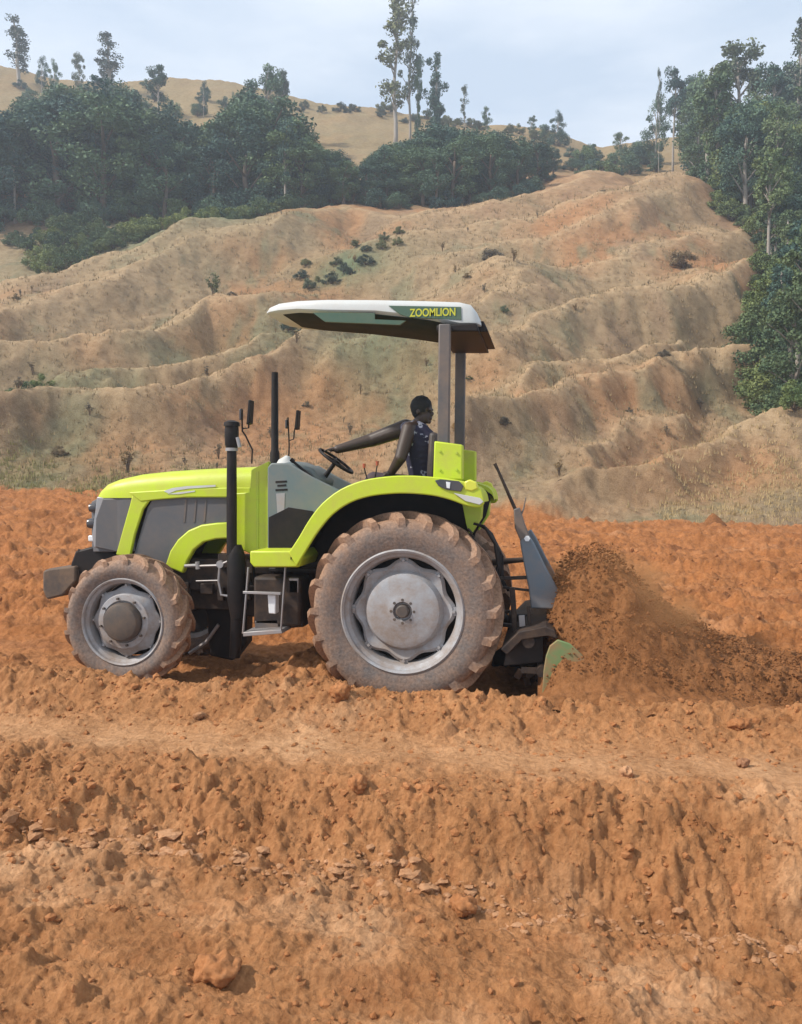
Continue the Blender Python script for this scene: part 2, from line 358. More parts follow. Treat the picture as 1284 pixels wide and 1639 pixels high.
# ------------------------------------------------------------------ helpers: meshes
def tag(o, label=None, cat=None, group=None, kind=None):
    if label: o['label'] = label
    if cat: o['category'] = cat
    if group: o['group'] = group
    if kind: o['kind'] = kind
    return o
def link(name, me, mat=None, parent=None):
    o = bpy.data.objects.new(name, me); sc.collection.objects.link(o)
    if mat and me is not None and len(me.materials) == 0: me.materials.append(M[mat] if isinstance(mat, str) else mat)
    if parent: o.parent = parent
    return o
def empty(name, loc=(0, 0, 0), rz=0):
    o = bpy.data.objects.new(name, None); sc.collection.objects.link(o)
    o.location = loc; o.rotation_euler = (0, 0, rz); o.empty_display_size = .2
    return o
def copy_tree(o, parent=None):
    c = o.copy(); sc.collection.objects.link(c)
    if parent: c.parent = parent
    for ch in o.children: copy_tree(ch, c)
    return c
class MB:
    def __init__(s): s.v = []; s.f = []
    def add(s, vs, fs):
        b = len(s.v); s.v += [tuple(v) for v in vs]; s.f += [tuple(i + b for i in f) for f in fs]; return s
    def box(s, lo, hi):
        x0, y0, z0 = lo; x1, y1, z1 = hi
        return s.add([(x0, y0, z0), (x1, y0, z0), (x1, y1, z0), (x0, y1, z0), (x0, y0, z1), (x1, y0, z1), (x1, y1, z1), (x0, y1, z1)],
                     [(0, 3, 2, 1), (4, 5, 6, 7), (0, 1, 5, 4), (1, 2, 6, 5), (2, 3, 7, 6), (3, 0, 4, 7)])
    def tube(s, pts, rad, seg=10, caps=True):
        pts = [Vector(p) for p in pts]; n = len(pts)
        if not hasattr(rad, '__len__'): rad = [rad] * n
        vs = []; prev = None
        for i, p in enumerate(pts):
            t = (pts[min(i + 1, n - 1)] - pts[max(i - 1, 0)]).normalized()
            if prev is None:
                a = t.cross(Vector((0, 0, 1)));
                if a.length < .1: a = t.cross(Vector((0, 1, 0)))
                a.normalize()
            else:
                a = prev - t * prev.dot(t); a.normalize()
            prev = a; b = t.cross(a)
            for k in range(seg):
                an = 2 * math.pi * k / seg
                vs.append(p + (a * math.cos(an) + b * math.sin(an)) * rad[i])
        fs = [(i * seg + k, i * seg + (k + 1) % seg, (i + 1) * seg + (k + 1) % seg, (i + 1) * seg + k) for i in range(n - 1) for k in range(seg)]
        if caps: fs += [tuple(range(seg - 1, -1, -1)), tuple(range((n - 1) * seg, n * seg))]
        return s.add(vs, fs)
    def bar(s, a, b, w, h):                   # rectangular bar
        a, b = Vector(a), Vector(b); t = (b - a).normalized()
        x = t.cross(Vector((0, 1, 0)));
        if x.length < .1: x = Vector((1, 0, 0))
        x.normalize(); y = t.cross(x); x = x * (w / 2); y = y * (h / 2)
        vs = [q + i * x + j * y for q in (a, b) for i, j in ((-1, -1), (1, -1), (1, 1), (-1, 1))]
        return s.add(vs, [(0, 3, 2, 1), (4, 5, 6, 7), (0, 1, 5, 4), (1, 2, 6, 5), (2, 3, 7, 6), (3, 0, 4, 7)])
    def prism(s, poly, y0, y1):               # poly: list of (x, z)
        n = len(poly); ar = sum(poly[i][0] * poly[(i + 1) % n][1] - poly[(i + 1) % n][0] * poly[i][1] for i in range(n))
        if ar < 0: poly = poly[::-1]
        vs = [(x, y0, z) for x, z in poly] + [(x, y1, z) for x, z in poly]
        return s.add(vs, [tuple(range(n)), tuple(range(2 * n - 1, n - 1, -1))] + [(i, i + n, (i + 1) % n + n, (i + 1) % n) for i in range(n)])
    def pp(s, pix, y0, y1, mirror=False):     # surveyed outline at plane y0, given real thickness
        q = [P(a, b, y0) for a, b in pix]; poly = [(p.x, p.z) for p in q]
        if mirror: return s.prism(poly, 1.9 - y1, 1.9 - y0)
        return s.prism(poly, y0, y1)
    def lathe(s, prof, c=(0, 0, 0), seg=48, wave=None):   # around the Y axis; prof: (r, y)
        n = len(prof); vs = []
        for k in range(seg):
            a = 2 * math.pi * k / seg
            for i, (r, y) in enumerate(prof):
                rr = r if wave is None else r * wave(a, i)
                vs.append((c[0] + rr * math.cos(a), c[1] + y, c[2] + rr * math.sin(a)))
        fs = [(k * n + i, ((k + 1) % seg) * n + i, ((k + 1) % seg) * n + i + 1, k * n + i + 1) for k in range(seg) for i in range(n - 1)]
        return s.add(vs, fs)
    def loft(s, secs, caps=True, closed=True):
        n = len(secs[0]); vs = [p for q in secs for p in q]; fs = []
        for i in range(len(secs) - 1):
            for k in range(n if closed else n - 1):
                fs.append((i * n + k, i * n + (k + 1) % n, (i + 1) * n + (k + 1) % n, (i + 1) * n + k))
        if caps: fs += [tuple(range(n - 1, -1, -1)), tuple(range((len(secs) - 1) * n, len(secs) * n))]
        return s.add(vs, fs)
    def mesh(s, name):
        me = bpy.data.meshes.new(name); me.from_pydata(s.v, [], s.f); me.update()
        bm = bmesh.new(); bm.from_mesh(me); bmesh.ops.remove_doubles(bm, verts=bm.verts, dist=1e-6)
        bmesh.ops.recalc_face_normals(bm, faces=bm.faces); bm.to_mesh(me); bm.free()
        return me
    def build(s, name, mat, parent=None, bevel=0.0, smooth=35, seg=2):
        me = s.mesh(name)
        for p in me.polygons: p.use_smooth = True
        me.set_sharp_from_angle(angle=R_(smooth))
        o = link(name, me, mat, parent)
        if bevel:
            m = o.modifiers.new('bevel', 'BEVEL'); m.width = bevel; m.segments = seg; m.limit_method = 'ANGLE'; m.angle_limit = R_(40)
            m.harden_normals = False
        return o
def V(px, py, Y): return tuple(P(px, py, Y))
# ------------------------------------------------------------------ ground and hillside
def sheet(name, s0, s1, ns, dvals, mat):
    s = np.linspace(s0, s1, ns); SS, DD = np.meshgrid(s, dvals)
    U = SS * DD; X, Y = xy(U, DD)
    Z = H(X, Y)
    nv = X.size
    me = bpy.data.meshes.new(name); me.vertices.add(nv)
    me.vertices.foreach_set('co', np.stack([X.ravel(), Y.ravel(), Z.ravel()], 1).ravel().astype(np.float32))
    r, c = len(dvals), ns
    i = np.arange((r - 1) * (c - 1)); a = (i // (c - 1)) * c + i % (c - 1)
    q = np.stack([a, a + 1, a + 1 + c, a + c], 1).astype(np.int32)
    me.loops.add(q.size); me.polygons.add(len(q))
    me.loops.foreach_set('vertex_index', q.ravel())
    me.polygons.foreach_set('loop_start', np.arange(0, q.size, 4, dtype=np.int32))
    me.polygons.foreach_set('loop_total', np.full(len(q), 4, dtype=np.int32))
    me.update(); me.validate()
    me.polygons.foreach_set('use_smooth', np.ones(len(q), dtype=bool))
    # soil and vegetation colours by place, plus painted ridge contrast
    x, y, u, d = X.ravel(), Y.ravel(), U.ravel(), DD.ravel()
    px = 642 + FPX * u / d
    n1 = fbm(x * .9, y * .9, 4); n2 = fbm(x * 3.1 + 9, y * 3.1, 4, .6); n3 = fbm(u * .07 + 4, d * .07, 4, .6); n4 = fbm(u * .35 + 30, d * .2, 4, .6)
    def C(*c): return np.array(c)[None, :]
    near = C(.375, .172, .070) * np.ones((nv, 1))
    w = sm(.0, .5, n1)[:, None]; near = near * (1 - w) + C(.50, .275, .14) * w
    w = sm(.15, .5, n2)[:, None] * .6; near = near * (1 - w) + C(.29, .118, .045) * w
    w = np.exp(-((y + 1.25) / .35) ** 2)[:, None] * .6; near = near * (1 - w) + C(.49, .27, .135) * w
    red = C(.34, .135, .046) * np.ones((nv, 1)); w = sm(-.1, .5, n1)[:, None] * .5; red = red * (1 - w) + C(.38, .155, .058) * w
    w = (sm(.1, .45, fbm(x * .22 + 3, y * 1.5, 4, .6)))[:, None] * .6; red = red * (1 - w) + C(.44, .215, .10) * w
    w = (sm(.12, .5, fbm(x * .35 + 60, y * 1.1, 4, .6)))[:, None] * .6; red = red * (1 - w) + C(.22, .085, .034) * w
    w = sm(-.2, 2.2, y)[:, None]; fld = near * (1 - w) + red * w
    hl = C(.285, .198, .112) * np.ones((nv, 1))
    w = sm(-.05, .35, n3)[:, None]; hl = hl * (1 - w) + C(.32, .165, .078) * w
    w = sm(.05, .4, n4)[:, None] * .8; hl = hl * (1 - w) + C(.19, .165, .095) * w
    w = sm(.1, .4, fbm(u * .2 + 90, d * .11, 4, .6))[:, None] * .7; hl = hl * (1 - w) + C(.215, .14, .085) * w
    w = (sm(60, 90, d) * sm(560, 760, px))[:, None] * .6; hl = hl * (1 - w) + C(.31, .165, .082) * w
    w = sm(95, 125, d)[:, None] * .8; hl = hl * (1 - w) + C(.25, .185, .092) * w
    cr = spur_h(u, d, True) * sm(29, 34, d) * (.75 + .8 * n2).clip(0, 1); w = (cr * .9).clip(0, 1)[:, None]; hl = hl * (1 - w) + C(.39, .265, .15) * w  # worn pale crests, lightened further to paint in sunlit ridge contrast
    for cx_, cy_, rx, ry, k in ((20, 665, 90, 35, .8), (470, 570, 150, 28, .9), (620, 625, 110, 45, .8), (560, 455, 90, 22, .8), (90, 655, 110, 30, .6), (1230, 790, 120, 40, .25), (250, 385, 220, 40, .8), (250, 790, 150, 26, .7), (60, 770, 90, 40, .6)):
        cu, cd = hill_at(cx_, cy_); ru = rx / FPX * cd; u2, d2 = hill_at(cx_, cy_ - ry); rd = max(1.2, d2 - cd)
        w = (np.exp(-((u - cu) / ru) ** 2 - ((d - cd) / rd) ** 2) * (k + .5 * n4))[:, None].clip(0, 1)
        hl = hl * (1 - w) + C(.13, .15, .08) * w
    edge = 27.2 + 1.2 * fbm(u * .4, u * 0 + 1, 3) - .8 * sm(0, 12, u)
    w = sm(-.5, .6, d - edge + .5 * n2)[:, None]
    col = (fld * (1 - w) + hl * w) * (1 + .10 * n2[:, None])
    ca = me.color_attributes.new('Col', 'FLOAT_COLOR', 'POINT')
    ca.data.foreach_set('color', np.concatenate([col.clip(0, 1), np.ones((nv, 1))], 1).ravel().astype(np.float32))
    o = link(name, me, mat); o['kind'] = 'structure'
    return o
geo = lambda a, b, n: np.exp(np.linspace(math.log(a), math.log(b), n))
sheet('ground', -.85, .85, 760, np.concatenate([geo(.9, 3.2, 60)[:-1], geo(3.2, 9, 430)[:-1], geo(9, 29, 250)]), 'soil')
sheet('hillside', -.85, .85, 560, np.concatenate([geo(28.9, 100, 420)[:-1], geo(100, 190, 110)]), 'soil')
# ------------------------------------------------------------------ tractor
YC = .95
tractor = empty('tractor', (0, 0, 0))
tag(tractor, 'lime green open-station farm tractor with muddy tyres and white roof crossing the red soil', 'tractor')
random.seed(3)
def make_wheel(R, W, rimR, lugs, front, loc, parent):
    m = MB()
    if front: wav = lambda a, i: 1 + .045 * math.cos(8 * a) * (1 if i <= 2 else 0)
    else: wav = lambda a, i: 1 + .062 * math.cos(8 * a) * (1 if i <= 2 else 0)
    k = rimR
    if front:
        prof = [(.80 * k, .13), (.80 * k, .115), (.76 * k, .10), (.66 * k, .075), (.62 * k, .045), (.50 * k, .04), (.47 * k, .06), (.02 * k, .06)]
    else:
        prof = [(.815 * k, .16), (.815 * k, .145), (.76 * k, .12), (.66 * k, .14), (.60 * k, .08), (.50 * k, .065), (.30 * k, .075), (.22 * k, .06), (.16 * k, .06), (.14 * k, .10), (.02 * k, .10)]
    m.lathe(prof, seg=96, wave=wav)
    w = m.build('wheel', 'rim', parent, smooth=40); w.location = loc
    # rim
    m = MB()
    m.lathe([(k * .86, W * .5), (k * .87, .13), (k * .90, .075), (k * .955, .055), (k * .965, .025), (k * 1.0, .015), (k * 1.03, .03), (k * 1.03, .06), (k * .93, .10), (k * .90, W * .5), (k * .93, W - .08), (k * 1.02, W - .03), (k * .9, W - .06), (k * .86, W * .5)], seg=96)
    for q in range(8):
        a = 2 * math.pi * q / 8
        c, s_ = math.cos(a), math.sin(a)
        m.tube([(k * .83 * c, .10, k * .83 * s_), (k * .83 * c, .165, k * .83 * s_)], .013, 6)
        m.bar((k * .80 * c, .14, k * .80 * s_), (k * .89 * c, .14, k * .89 * s_), .07 * k / .5, .02)
    m.build('rim', 'rim', w, smooth=30)
    MB().lathe([(0, .24), (k * .6, .24), (k * .875, .26)], seg=48).build('gap_shade_disc', 'black', w)  # added black disc, paints the shade seen through the rim gaps
    # hub
    m = MB()
    if front:
        m.lathe([(.0, -.035), (.30 * k, -.032), (.40 * k, -.02), (.445 * k, .005), (.455 * k, .07)], seg=48)
        for q in range(8):
            a = 2 * math.pi * q / 8 + .2; r = .55 * k
            m.tube([(r * math.cos(a), .015, r * math.sin(a)), (r * math.cos(a), .05, r * math.sin(a))], .011, 6)
        m.build('hub_cap', 'hub', w)
    else:
        m.lathe([(0, .035), (.045, .035), (.055, .045), (.058, .10)], seg=24)
        for q in range(8):
            a = 2 * math.pi * q / 8; r = .19 * k
            m.tube([(r * math.cos(a), .058, r * math.sin(a)), (r * math.cos(a), .08, r * math.sin(a))], .013, 6)
        m.build('hub_cap', 'hub', w)
    # tyre
    m = MB()
    h = R - k
    tp = [(k * 1.00, .05), (k * 1.02, .028), (k + .12 * h, .018), (k + .35 * h, -.004), (k + .55 * h, -.002), (k + .72 * h, .02), (k + .78 * h, .05), (k + .81 * h, .10), (k + .825 * h, W / 2)]
    tp = tp + [(r, W - y) for r, y in tp[-2::-1]]
    m.lathe(tp, seg=96)
    nb = len(m.v)
    def surf_r(y):
        ys = min(y, W - y)
        return np.interp(ys, [-.004, .02, .05, .10, W / 2], [k + .58 * h, k + .70 * h, k + .78 * h, k + .81 * h, k + .825 * h])
    
    for side in (0, 1):
        for q in range(lugs):
            a0 = 2 * math.pi * (q + (.5 if side else 0)) / lugs + random.uniform(-.01, .01)
            secs = []
            for t in np.linspace(0, 1, 6):
                y = .004 + t * (W * .53)
                ang = a0 + (t ** 1.1) * (2 * math.pi / lugs) * .95
                wy = .034 + .012 * t if not front else .025 + .008 * t
                top = R + (.0 if t > .1 else -.012); base = surf_r(y) - .02
                if t < .05: top = k + .84 * h
                elif t < .25: top = R - .014
                yy = W - y if side else y
                da = wy / R
                s4 = []
                for (rr, aa) in ((base, ang - da * 1.25), (top, ang - da * .8), (top, ang + da * .8), (base, ang + da * 1.25)):
                    s4.append((rr * math.cos(aa), yy, rr * math.sin(aa)))
                secs.append(s4)
            m.loft(secs)
    me = m.mesh('tyre')
    for p in me.polygons: p.use_smooth = True
    me.set_sharp_from_angle(angle=R_(38))
    ty = link('tyre', me, 'tyre', w)
    at = me.attributes.new('mud', 'FLOAT', 'POINT')
    co = np.zeros(len(me.vertices) * 3); me.vertices.foreach_get('co', co); co = co.reshape(-1, 3)
    rr = np.hypot(co[:, 0], co[:, 2]); at.data.foreach_set('value', (sm(k + .42 * h, k + .92 * h, rr) * .72 + .30).astype(np.float32))
    return w
rc = P(643, 980, .02); fc = P(195, 996, .10)
RW, FW = .43, .33
wheel_r = make_wheel(.84, RW, .515, 20, False, (rc.x, 0.0, rc.z), tractor)
wheel_f = make_wheel(.60, FW, .388, 17, True, (fc.x, .08, fc.z), tractor)
def far_copy(w, yfar):
    c = copy_tree(w, tractor); c.location = (w.location.x, yfar, w.location.z); c.rotation_euler = (0, R_(11), math.pi); return c
far_copy(wheel_r, 1.90); far_copy(wheel_f, 1.82)
# axles, engine, gearbox
m = MB()
m.tube([(rc.x, .12, rc.z), (rc.x, .30, rc.z), (rc.x, .6, rc.z), (rc.x, 1.3, rc.z), (rc.x, 1.6, rc.z), (rc.x, 1.78, rc.z)], [.10, .13, .17, .17, .13, .10], 20)
m.build('rear_axle', 'engine', tractor)
m = MB()
m.tube([(fc.x, .16, fc.z), (fc.x, .42, fc.z), (fc.x, .75, fc.z + .02), (fc.x, 1.15, fc.z + .02), (fc.x, 1.48, fc.z), (fc.x, 1.74, fc.z)], [.12, .11, .085, .085, .11, .12], 18)
m.lathe([(.0, -.12), (.15, -.1), (.17, 0), (.15, .1), (0, .12)], (fc.x, 1.0, fc.z), 20)
m.tube([(fc.x + .17, .40, fc.z + .04), (fc.x + .17, 1.5, fc.z + .04)], .02, 8)
m.build('front_axle', 'engine', tractor)
m = MB()
a = P(160, 900, .62); b_ = P(420, 1000, .62)
m.box((a.x + .1, .70, b_.z + .12), (b_.x - .2, 1.2, a.z - .05))
m.box((a.x + .2, .64, a.z - .25), (b_.x - .1, 1.26, a.z + .05))
m.box((a.x - .25, .72, a.z - .30), (a.x + .4, 1.18, a.z - .12))
random.seed(5)
for k in range(14):
    x = random.uniform(a.x + .5, b_.x); z = random.uniform(b_.z + .15, a.z + .1)
    m.box((x, .60, z), (x + random.uniform(.06, .18), .66, z + random.uniform(.05, .14)))
m.build('engine_block', 'engine', tractor, .008)
m = MB()
m.box((b_.x - .2, .74, b_.z + .05), (rc.x - .1, 1.16, a.z - .04))
m.box((rc.x - .5, .60, rc.z - .22), (rc.x + .36, 1.3, rc.z + .32))
m.build('gearbox_housing', 'engine', tractor, .02)
m = MB()
m.box((P(400, 0, .3).x, .30, P(0, 990, .3).z), (P(478, 0, .3).x, .62, P(0, 915, .3).z))
m.build('fuel_tank', 'engine', tractor, .03)
# fuel lines / filters / small bright fittings beside the engine
m = MB()
m.tube([V(296, 906, .52), V(316, 905, .52)], .017, 10); m.tube([V(316, 899, .52), V(317, 911, .52)], .022, 10)
m.tube([V(318, 906, .52), V(350, 905, .50), V(366, 898, .48)], .012, 8)
m.tube([V(314, 930, .5), V(352, 929, .5)], .007, 6)
m.tube([V(352, 905, .50), V(350, 930, .5), V(354, 952, .5), V(370, 955, .5)], .013, 8)
m.lathe([(0, -.02), (.035, -.02), (.035, .02), (0, .02)], V(353, 903, .50), 14)
m.build('fuel_filter', 'steel', tractor)
m = MB(); m.pp([(300, 915), (396, 915), (394, 1030), (372, 1058), (335, 1050), (330, 985)], .86, 1.05)
m.build('wheel_shade_block', 'black', tractor, .02)  # added black block standing in for the shaded far front wheel
m = MB(); m.tube([V(303, 1046, .8), V(330, 1028, .8), V(350, 1000, .8)], .018, 8); m.build('tyre_highlight_tube', 'steel', tractor)  # added bright tube standing in for a highlight on the far tyre
# hood
def hood_sections():
    top = [(157, 792), (160, 783), (168, 773), (184, 766), (215, 759), (260, 754), (320, 750), (385, 747), (430, 745)]
    bot = [(157, 797), (160, 797), (168, 797), (184, 797), (215, 797), (260, 797), (320, 796), (385, 796), (430, 796)]
    hw = [.26, .30, .335, .36, .375, .385, .39, .395, .40]
    secs = []
    for (tx, tyy), (bx, by), w in zip(top, bot, hw):
        yn = YC - w
        x = P(bx, by, yn).x; zb = P(bx, by, yn).z; zt = P(tx, tyy, YC - w * .6).z
        # keep x of crown the same as the side
        hgt = zt - zb; s = []
        n = 14
        for i in range(n + 1):
            t = math.pi * i / n
            cx_, sx_ = math.cos(t), math.sin(t)
            e = .42
            yy = YC - w * (abs(cx_) ** e) * (1 if cx_ > 0 else -1)
            zz = zb + hgt * (abs(sx_) ** .55)
            s.append((x, yy, zz))
        s.append((x, YC + w * .9, zb)); s.append((x, YC - w * .9, zb))
        secs.append(s)
    return secs
MB().loft(hood_sections()).build('hood', 'lime', tractor, smooth=50)
# nose, grille and lamps
m = MB()
secs = []
for (px_, w) in ((146, .20), (150, .25), (158, .29), (175, .34), (200, .36), (215, .365)):
    yn = YC - w; zt = P(px_, 796 + max(0, 158 - px_) * .6, yn).z; zb = P(px_, 884 - max(0, px_ - 158) * .02, yn).z; x = P(px_, 800, yn).x
    secs.append([(x, yn, zb), (x, yn, zt), (x, YC, zt + .005), (x, 1.9 - yn, zt), (x, 1.9 - yn, zb)])
m.loft(secs).build('nose', 'grey_panel', tractor, .012, smooth=40)
xg = P(146, 800, .7).x
m = MB()
zt, zb = P(146, 806, .75).z, P(146, 868, .75).z
for k in range(7):
    z = zb + (zt - zb) * (k + .5) / 7
    m.box((xg - .015, .78, z - .012), (xg + .01, 1.12, z + .012))
m.build('grille', 'black', tractor)
for mir in (False, True):
    MB().pp([(155, 795), (167, 797), (162, 830), (160, 878), (150, 876), (147, 858), (151, 828)], .628, .70, mir).build('headlight_surround', 'steel', tractor, .008)
    for (lx, ly, rr) in ((149, 813, .046), (146, 838, .050)):
        c = P(lx, ly, .66); yy = 1.9 - .70 if mir else .70
        o = MB().lathe([(0, -.06), (rr * .8, -.055), (rr, -.03), (rr, .08), (0, .08)], seg=20).build('headlight', 'smoke', tractor)
        o.rotation_euler = (0, 0, R_(-78)); o.location = (c.x, yy, c.z)
    c = P(145, 862, .66); yy = 1.9 - .70 if mir else .70
    MB().box((c.x - .03, yy - .04, c.z - .03), (c.x + .04, yy + .04, c.z + .03)).build('fog_lamp', 'glass', tractor, .012)
# side panels on both flanks
A2 = [(236, 812), (243, 800), (256, 796), (366, 793), (366, 842), (328, 845), (303, 857), (284, 876), (270, 905), (214, 888)]
A1 = [(164, 798), (214, 797), (188, 884), (152, 876), (153, 830)]
STR = [(212, 790), (258, 792), (240, 800), (229, 815), (216, 855), (208, 892), (185, 888), (197, 845), (208, 806)]
BAND = [(205, 788), (300, 782), (372, 780), (430, 780), (430, 800), (372, 796), (300, 796), (250, 800), (225, 803)]
ARCH = [(264, 906), (272, 882), (284, 864), (301, 849), (322, 840), (345, 837), (367, 836), (367, 862), (345, 863), (325, 868), (310, 880), (300, 897), (292, 918)]
for mir in (False, True):
    MB().pp(A1, .600, .66, mir).build('front_side_grille', 'grey_panel', tractor, .01)
    MB().pp(A2, .585, .66, mir).build('side_grille', 'grey_panel', tractor, .008)
    m = MB()
    for k in range(1, 4):
        x0 = 300 + k * 16
        m.pp([(x0, 799), (x0 + 3, 799), (x0 + 3 - 10, 838), (x0 - 10, 838)] if False else [(x0 - 20, 800), (x0 - 17, 800), (x0 - 20, 836), (x0 - 23, 836)], .580, .586, mir)
    m.build('panel_rib', 'grey_metal', tractor)
    MB().pp(STR, .560, .60, mir).build('side_stripe', 'lime', tractor, .012)
    MB().pp(BAND, .552, .60, mir).build('side_band', 'lime', tractor, .010)
    MB().pp(ARCH, .540, .62, mir).build('arch_trim', 'lime', tractor, .014)
    # cowl behind the hood
    MB().pp([(368, 790), (400, 788), (402, 752), (430, 738), (431, 884), (400, 886), (368, 872)], .535, .60, mir).build('cowl_panel', 'lime', tractor, .01)
    MB().pp([(410, 756), (414, 754), (414, 884), (410, 884)], .528, .536, mir).build('cowl_seam', 'lime_dark', tractor, .002)
m = MB(); m.pp([(262, 786), (276, 781), (300, 778), (345, 776), (345, 779), (302, 782), (282, 785), (270, 790)], .548, .553); m.pp([(268, 791), (285, 788), (312, 785), (312, 787), (286, 791)], .548, .553)
m.build('side_decal', 'white', tractor)
MB().pp([(428, 748), (434, 741), (462, 741), (498, 762), (545, 785), (560, 800), (520, 835), (492, 870), (474, 886), (428, 886)], .44, .47).build('platform_shield', 'teal', tractor, .012)
MB().pp([(428, 748), (434, 741), (462, 741), (498, 762), (545, 785), (560, 800), (520, 835), (492, 870), (474, 886), (428, 886)], .44, .47, True).build('platform_shield', 'teal', tractor, .012)
MB().pp([(430, 828), (462, 812), (500, 818), (522, 834), (492, 870), (474, 884), (430, 884)], .434, .441).build('shield_lower_dark', 'black', tractor, .002)  # black sheet over the lower part of the shield
m = MB()
for k, (x0, x1, y) in enumerate(((441, 459, 770), (444, 458, 776), (441, 460, 783))):
    m.pp([(x0, y), (x1, y - 1), (x1, y + 2), (x0, y + 3)], .436, .441)
m.build('warning_mark', 'black', tractor)
MB().pp([(442, 790), (456, 789), (455, 822), (444, 822)], .436, .441).build('pale_decal', tractor and 'steel', tractor)
m = MB()
m.pp([(425, 746), (470, 738), (500, 750), (515, 768), (505, 800), (500, 880), (425, 880)], .70, 1.20)
m.build('dashboard', 'teal', tractor, .03)
MB().tube([V(458, 744, .85), V(458, 738, .85), V(461, 730, .85)], [.10, .07, .02], 16).build('dash_cap', 'white', tractor)
m = MB().tube([V(466, 736, .62), V(500, 764, .62)], .012, 8); m.tube([V(470, 739, .62), V(466, 735, .62)], .02, 8)
m.build('hand_lever', 'black', tractor)
# exhaust
m = MB()
m.tube([V(440, 745, .98), V(440, 725, .98), V(440, 720, .98), V(440, 640, .98), V(440, 596, .98)], [.048, .046, .036, .034, .031], 16)
m.build('exhaust_pipe', 'black', tractor)
# snorkel air intake
m = MB()
m.tube([V(371, 888, .44), V(371, 800, .44), V(371, 722, .44)], [.047, .047, .044], 18)
ai = m.build('air_intake_pipe', 'black', tractor)
MB().tube([V(371, 722, .44), V(371, 717, .44)], .056, 18).build('clamp_ring', 'steel', ai)
m = MB(); m.tube([V(371, 717, .44), V(371, 712, .44), V(371, 690, .44), V(371, 680, .44)], [.050, .062, .064, .060], 18)
m.tube([V(371, 682, .44), V(371, 676, .44), V(371, 673, .44)], [.074, .070, .03], 18); m.build('intake_cap', 'black', ai)
MB().tube([V(380, 700, .40), V(384, 716, .40)], .018, 8).build('bracket', 'steel', ai)
m = MB()
m.tube([V(378, 872, .46), V(378, 890, .46), V(379, 960, .46), V(380, 990, .46)], [.05, .085, .085, .06], 18)
m.tube([V(379, 990, .46), V(376, 1052, .48)], [.055, .05], 14)
m.build('air_cleaner', 'black', tractor)
# mirrors and their stalks
for (bx, by, tx, ty, Y) in ((403, 742, 388, 690, .45), (462, 735, 462, 690, 1.45)):
    m = MB()
    pts = [V(bx, by, Y), V(bx + 1, by - 22, Y), V(bx - 10 if Y < 1 else bx, by - 45, Y), V(tx, ty, Y), V(tx - 1, ty - 36 if Y < 1 else ty - 22, Y)]
    m.tube(pts, .008, 6)
    if Y < 1: m.tube([V(388, 686, Y), V(398, 685, Y), V(399, 662, Y)], .008, 6)
    else: m.tube([V(463, 705, Y), V(470, 703, Y), V(472, 685, Y)], .007, 6)
    mi = m.build('mirror_stalk', 'black', tractor)
    if Y < 1:
        a1 = P(386, 655, Y); a2 = P(399, 641, Y); hh = .11
    else:
        a1 = P(459, 672, Y); a2 = P(475, 657, Y); hh = .10
    MB().prism([(a2.x - .012, a2.z - hh * 2.0), (a2.x + .018, a2.z - hh * 1.9), (a2.x + .032, a2.z), (a2.x + .008, a2.z)], Y - .05, Y + .05).build('mirror', 'black', mi, .006)
    MB().prism([(a1.x - .008, a1.z - hh * .9), (a1.x + .008, a1.z - hh * .9), (a1.x + .010, a1.z), (a1.x - .008, a1.z)], Y - .03, Y + .03).build('marker_lamp', 'smoke', mi, .004)
# front ballast bracket
m = MB()
m.pp([(68, 914), (78, 910), (120, 906), (122, 930), (100, 954), (74, 960), (68, 945)], .66, 1.24)
m.build('front_weight', 'dusty_iron', tractor, .02)
m = MB(); m.pp([(112, 905), (120, 882), (150, 874), (190, 886), (190, 930), (130, 935)], .72, 1.18)
m.build('front_bracket', 'black', tractor, .02)
m = MB()
for k in range(4):
    y = .74 + k * .14; m.tube([V(128, 880, y), V(121, 893, y), V(124, 910, y)], .02, 8)
m.build('tow_hook', 'engine', tractor)
# platform, step
m = MB()
m.pp([(400, 882), (476, 882), (484, 893), (478, 908), (406, 908), (400, 900)], .06, .62)
m.build('platform_edge', 'lime', tractor, .012)
c0, c1 = P(430, 905, .5), P(560, 905, .5)
MB().box((c0.x, .50, c0.z - .06), (c1.x + .3, 1.40, c0.z - .02)).build('platform_floor', 'black', tractor, .01)
m = MB()
m.bar(V(390, 948, .14), V(450, 950, .14), .022, .04)
m.bar(V(398, 908, .14), V(389, 1014, .14), .012, .03); m.bar(V(457, 908, .14), V(450, 1008, .14), .012, .03)
m.build('step_frame', 'steel', tractor, .003)
MB().pp([(389, 1012), (450, 1008), (452, 1014), (389, 1019)], .12, .38).build('step', 'steel', tractor, .004)
MB().pp([(408, 994), (444, 992), (446, 1008), (408, 1010)], .30, .36).build('step_plate', 'grey_metal', tractor, .004)
MB().pp([(428, 952), (441, 952), (441, 983), (430, 982)], .16, .26).build('battery_terminal_cover', 'glass', tractor, .008)
MB().pp([(462, 925), (478, 925), (478, 950), (462, 950)], .30, .40).build('hydraulic_valve', 'steel', tractor, .01)
MB().pp([(448, 952), (484, 950), (486, 1004), (450, 1006)], .36, .60).build('tool_box', 'engine', tractor, .01)
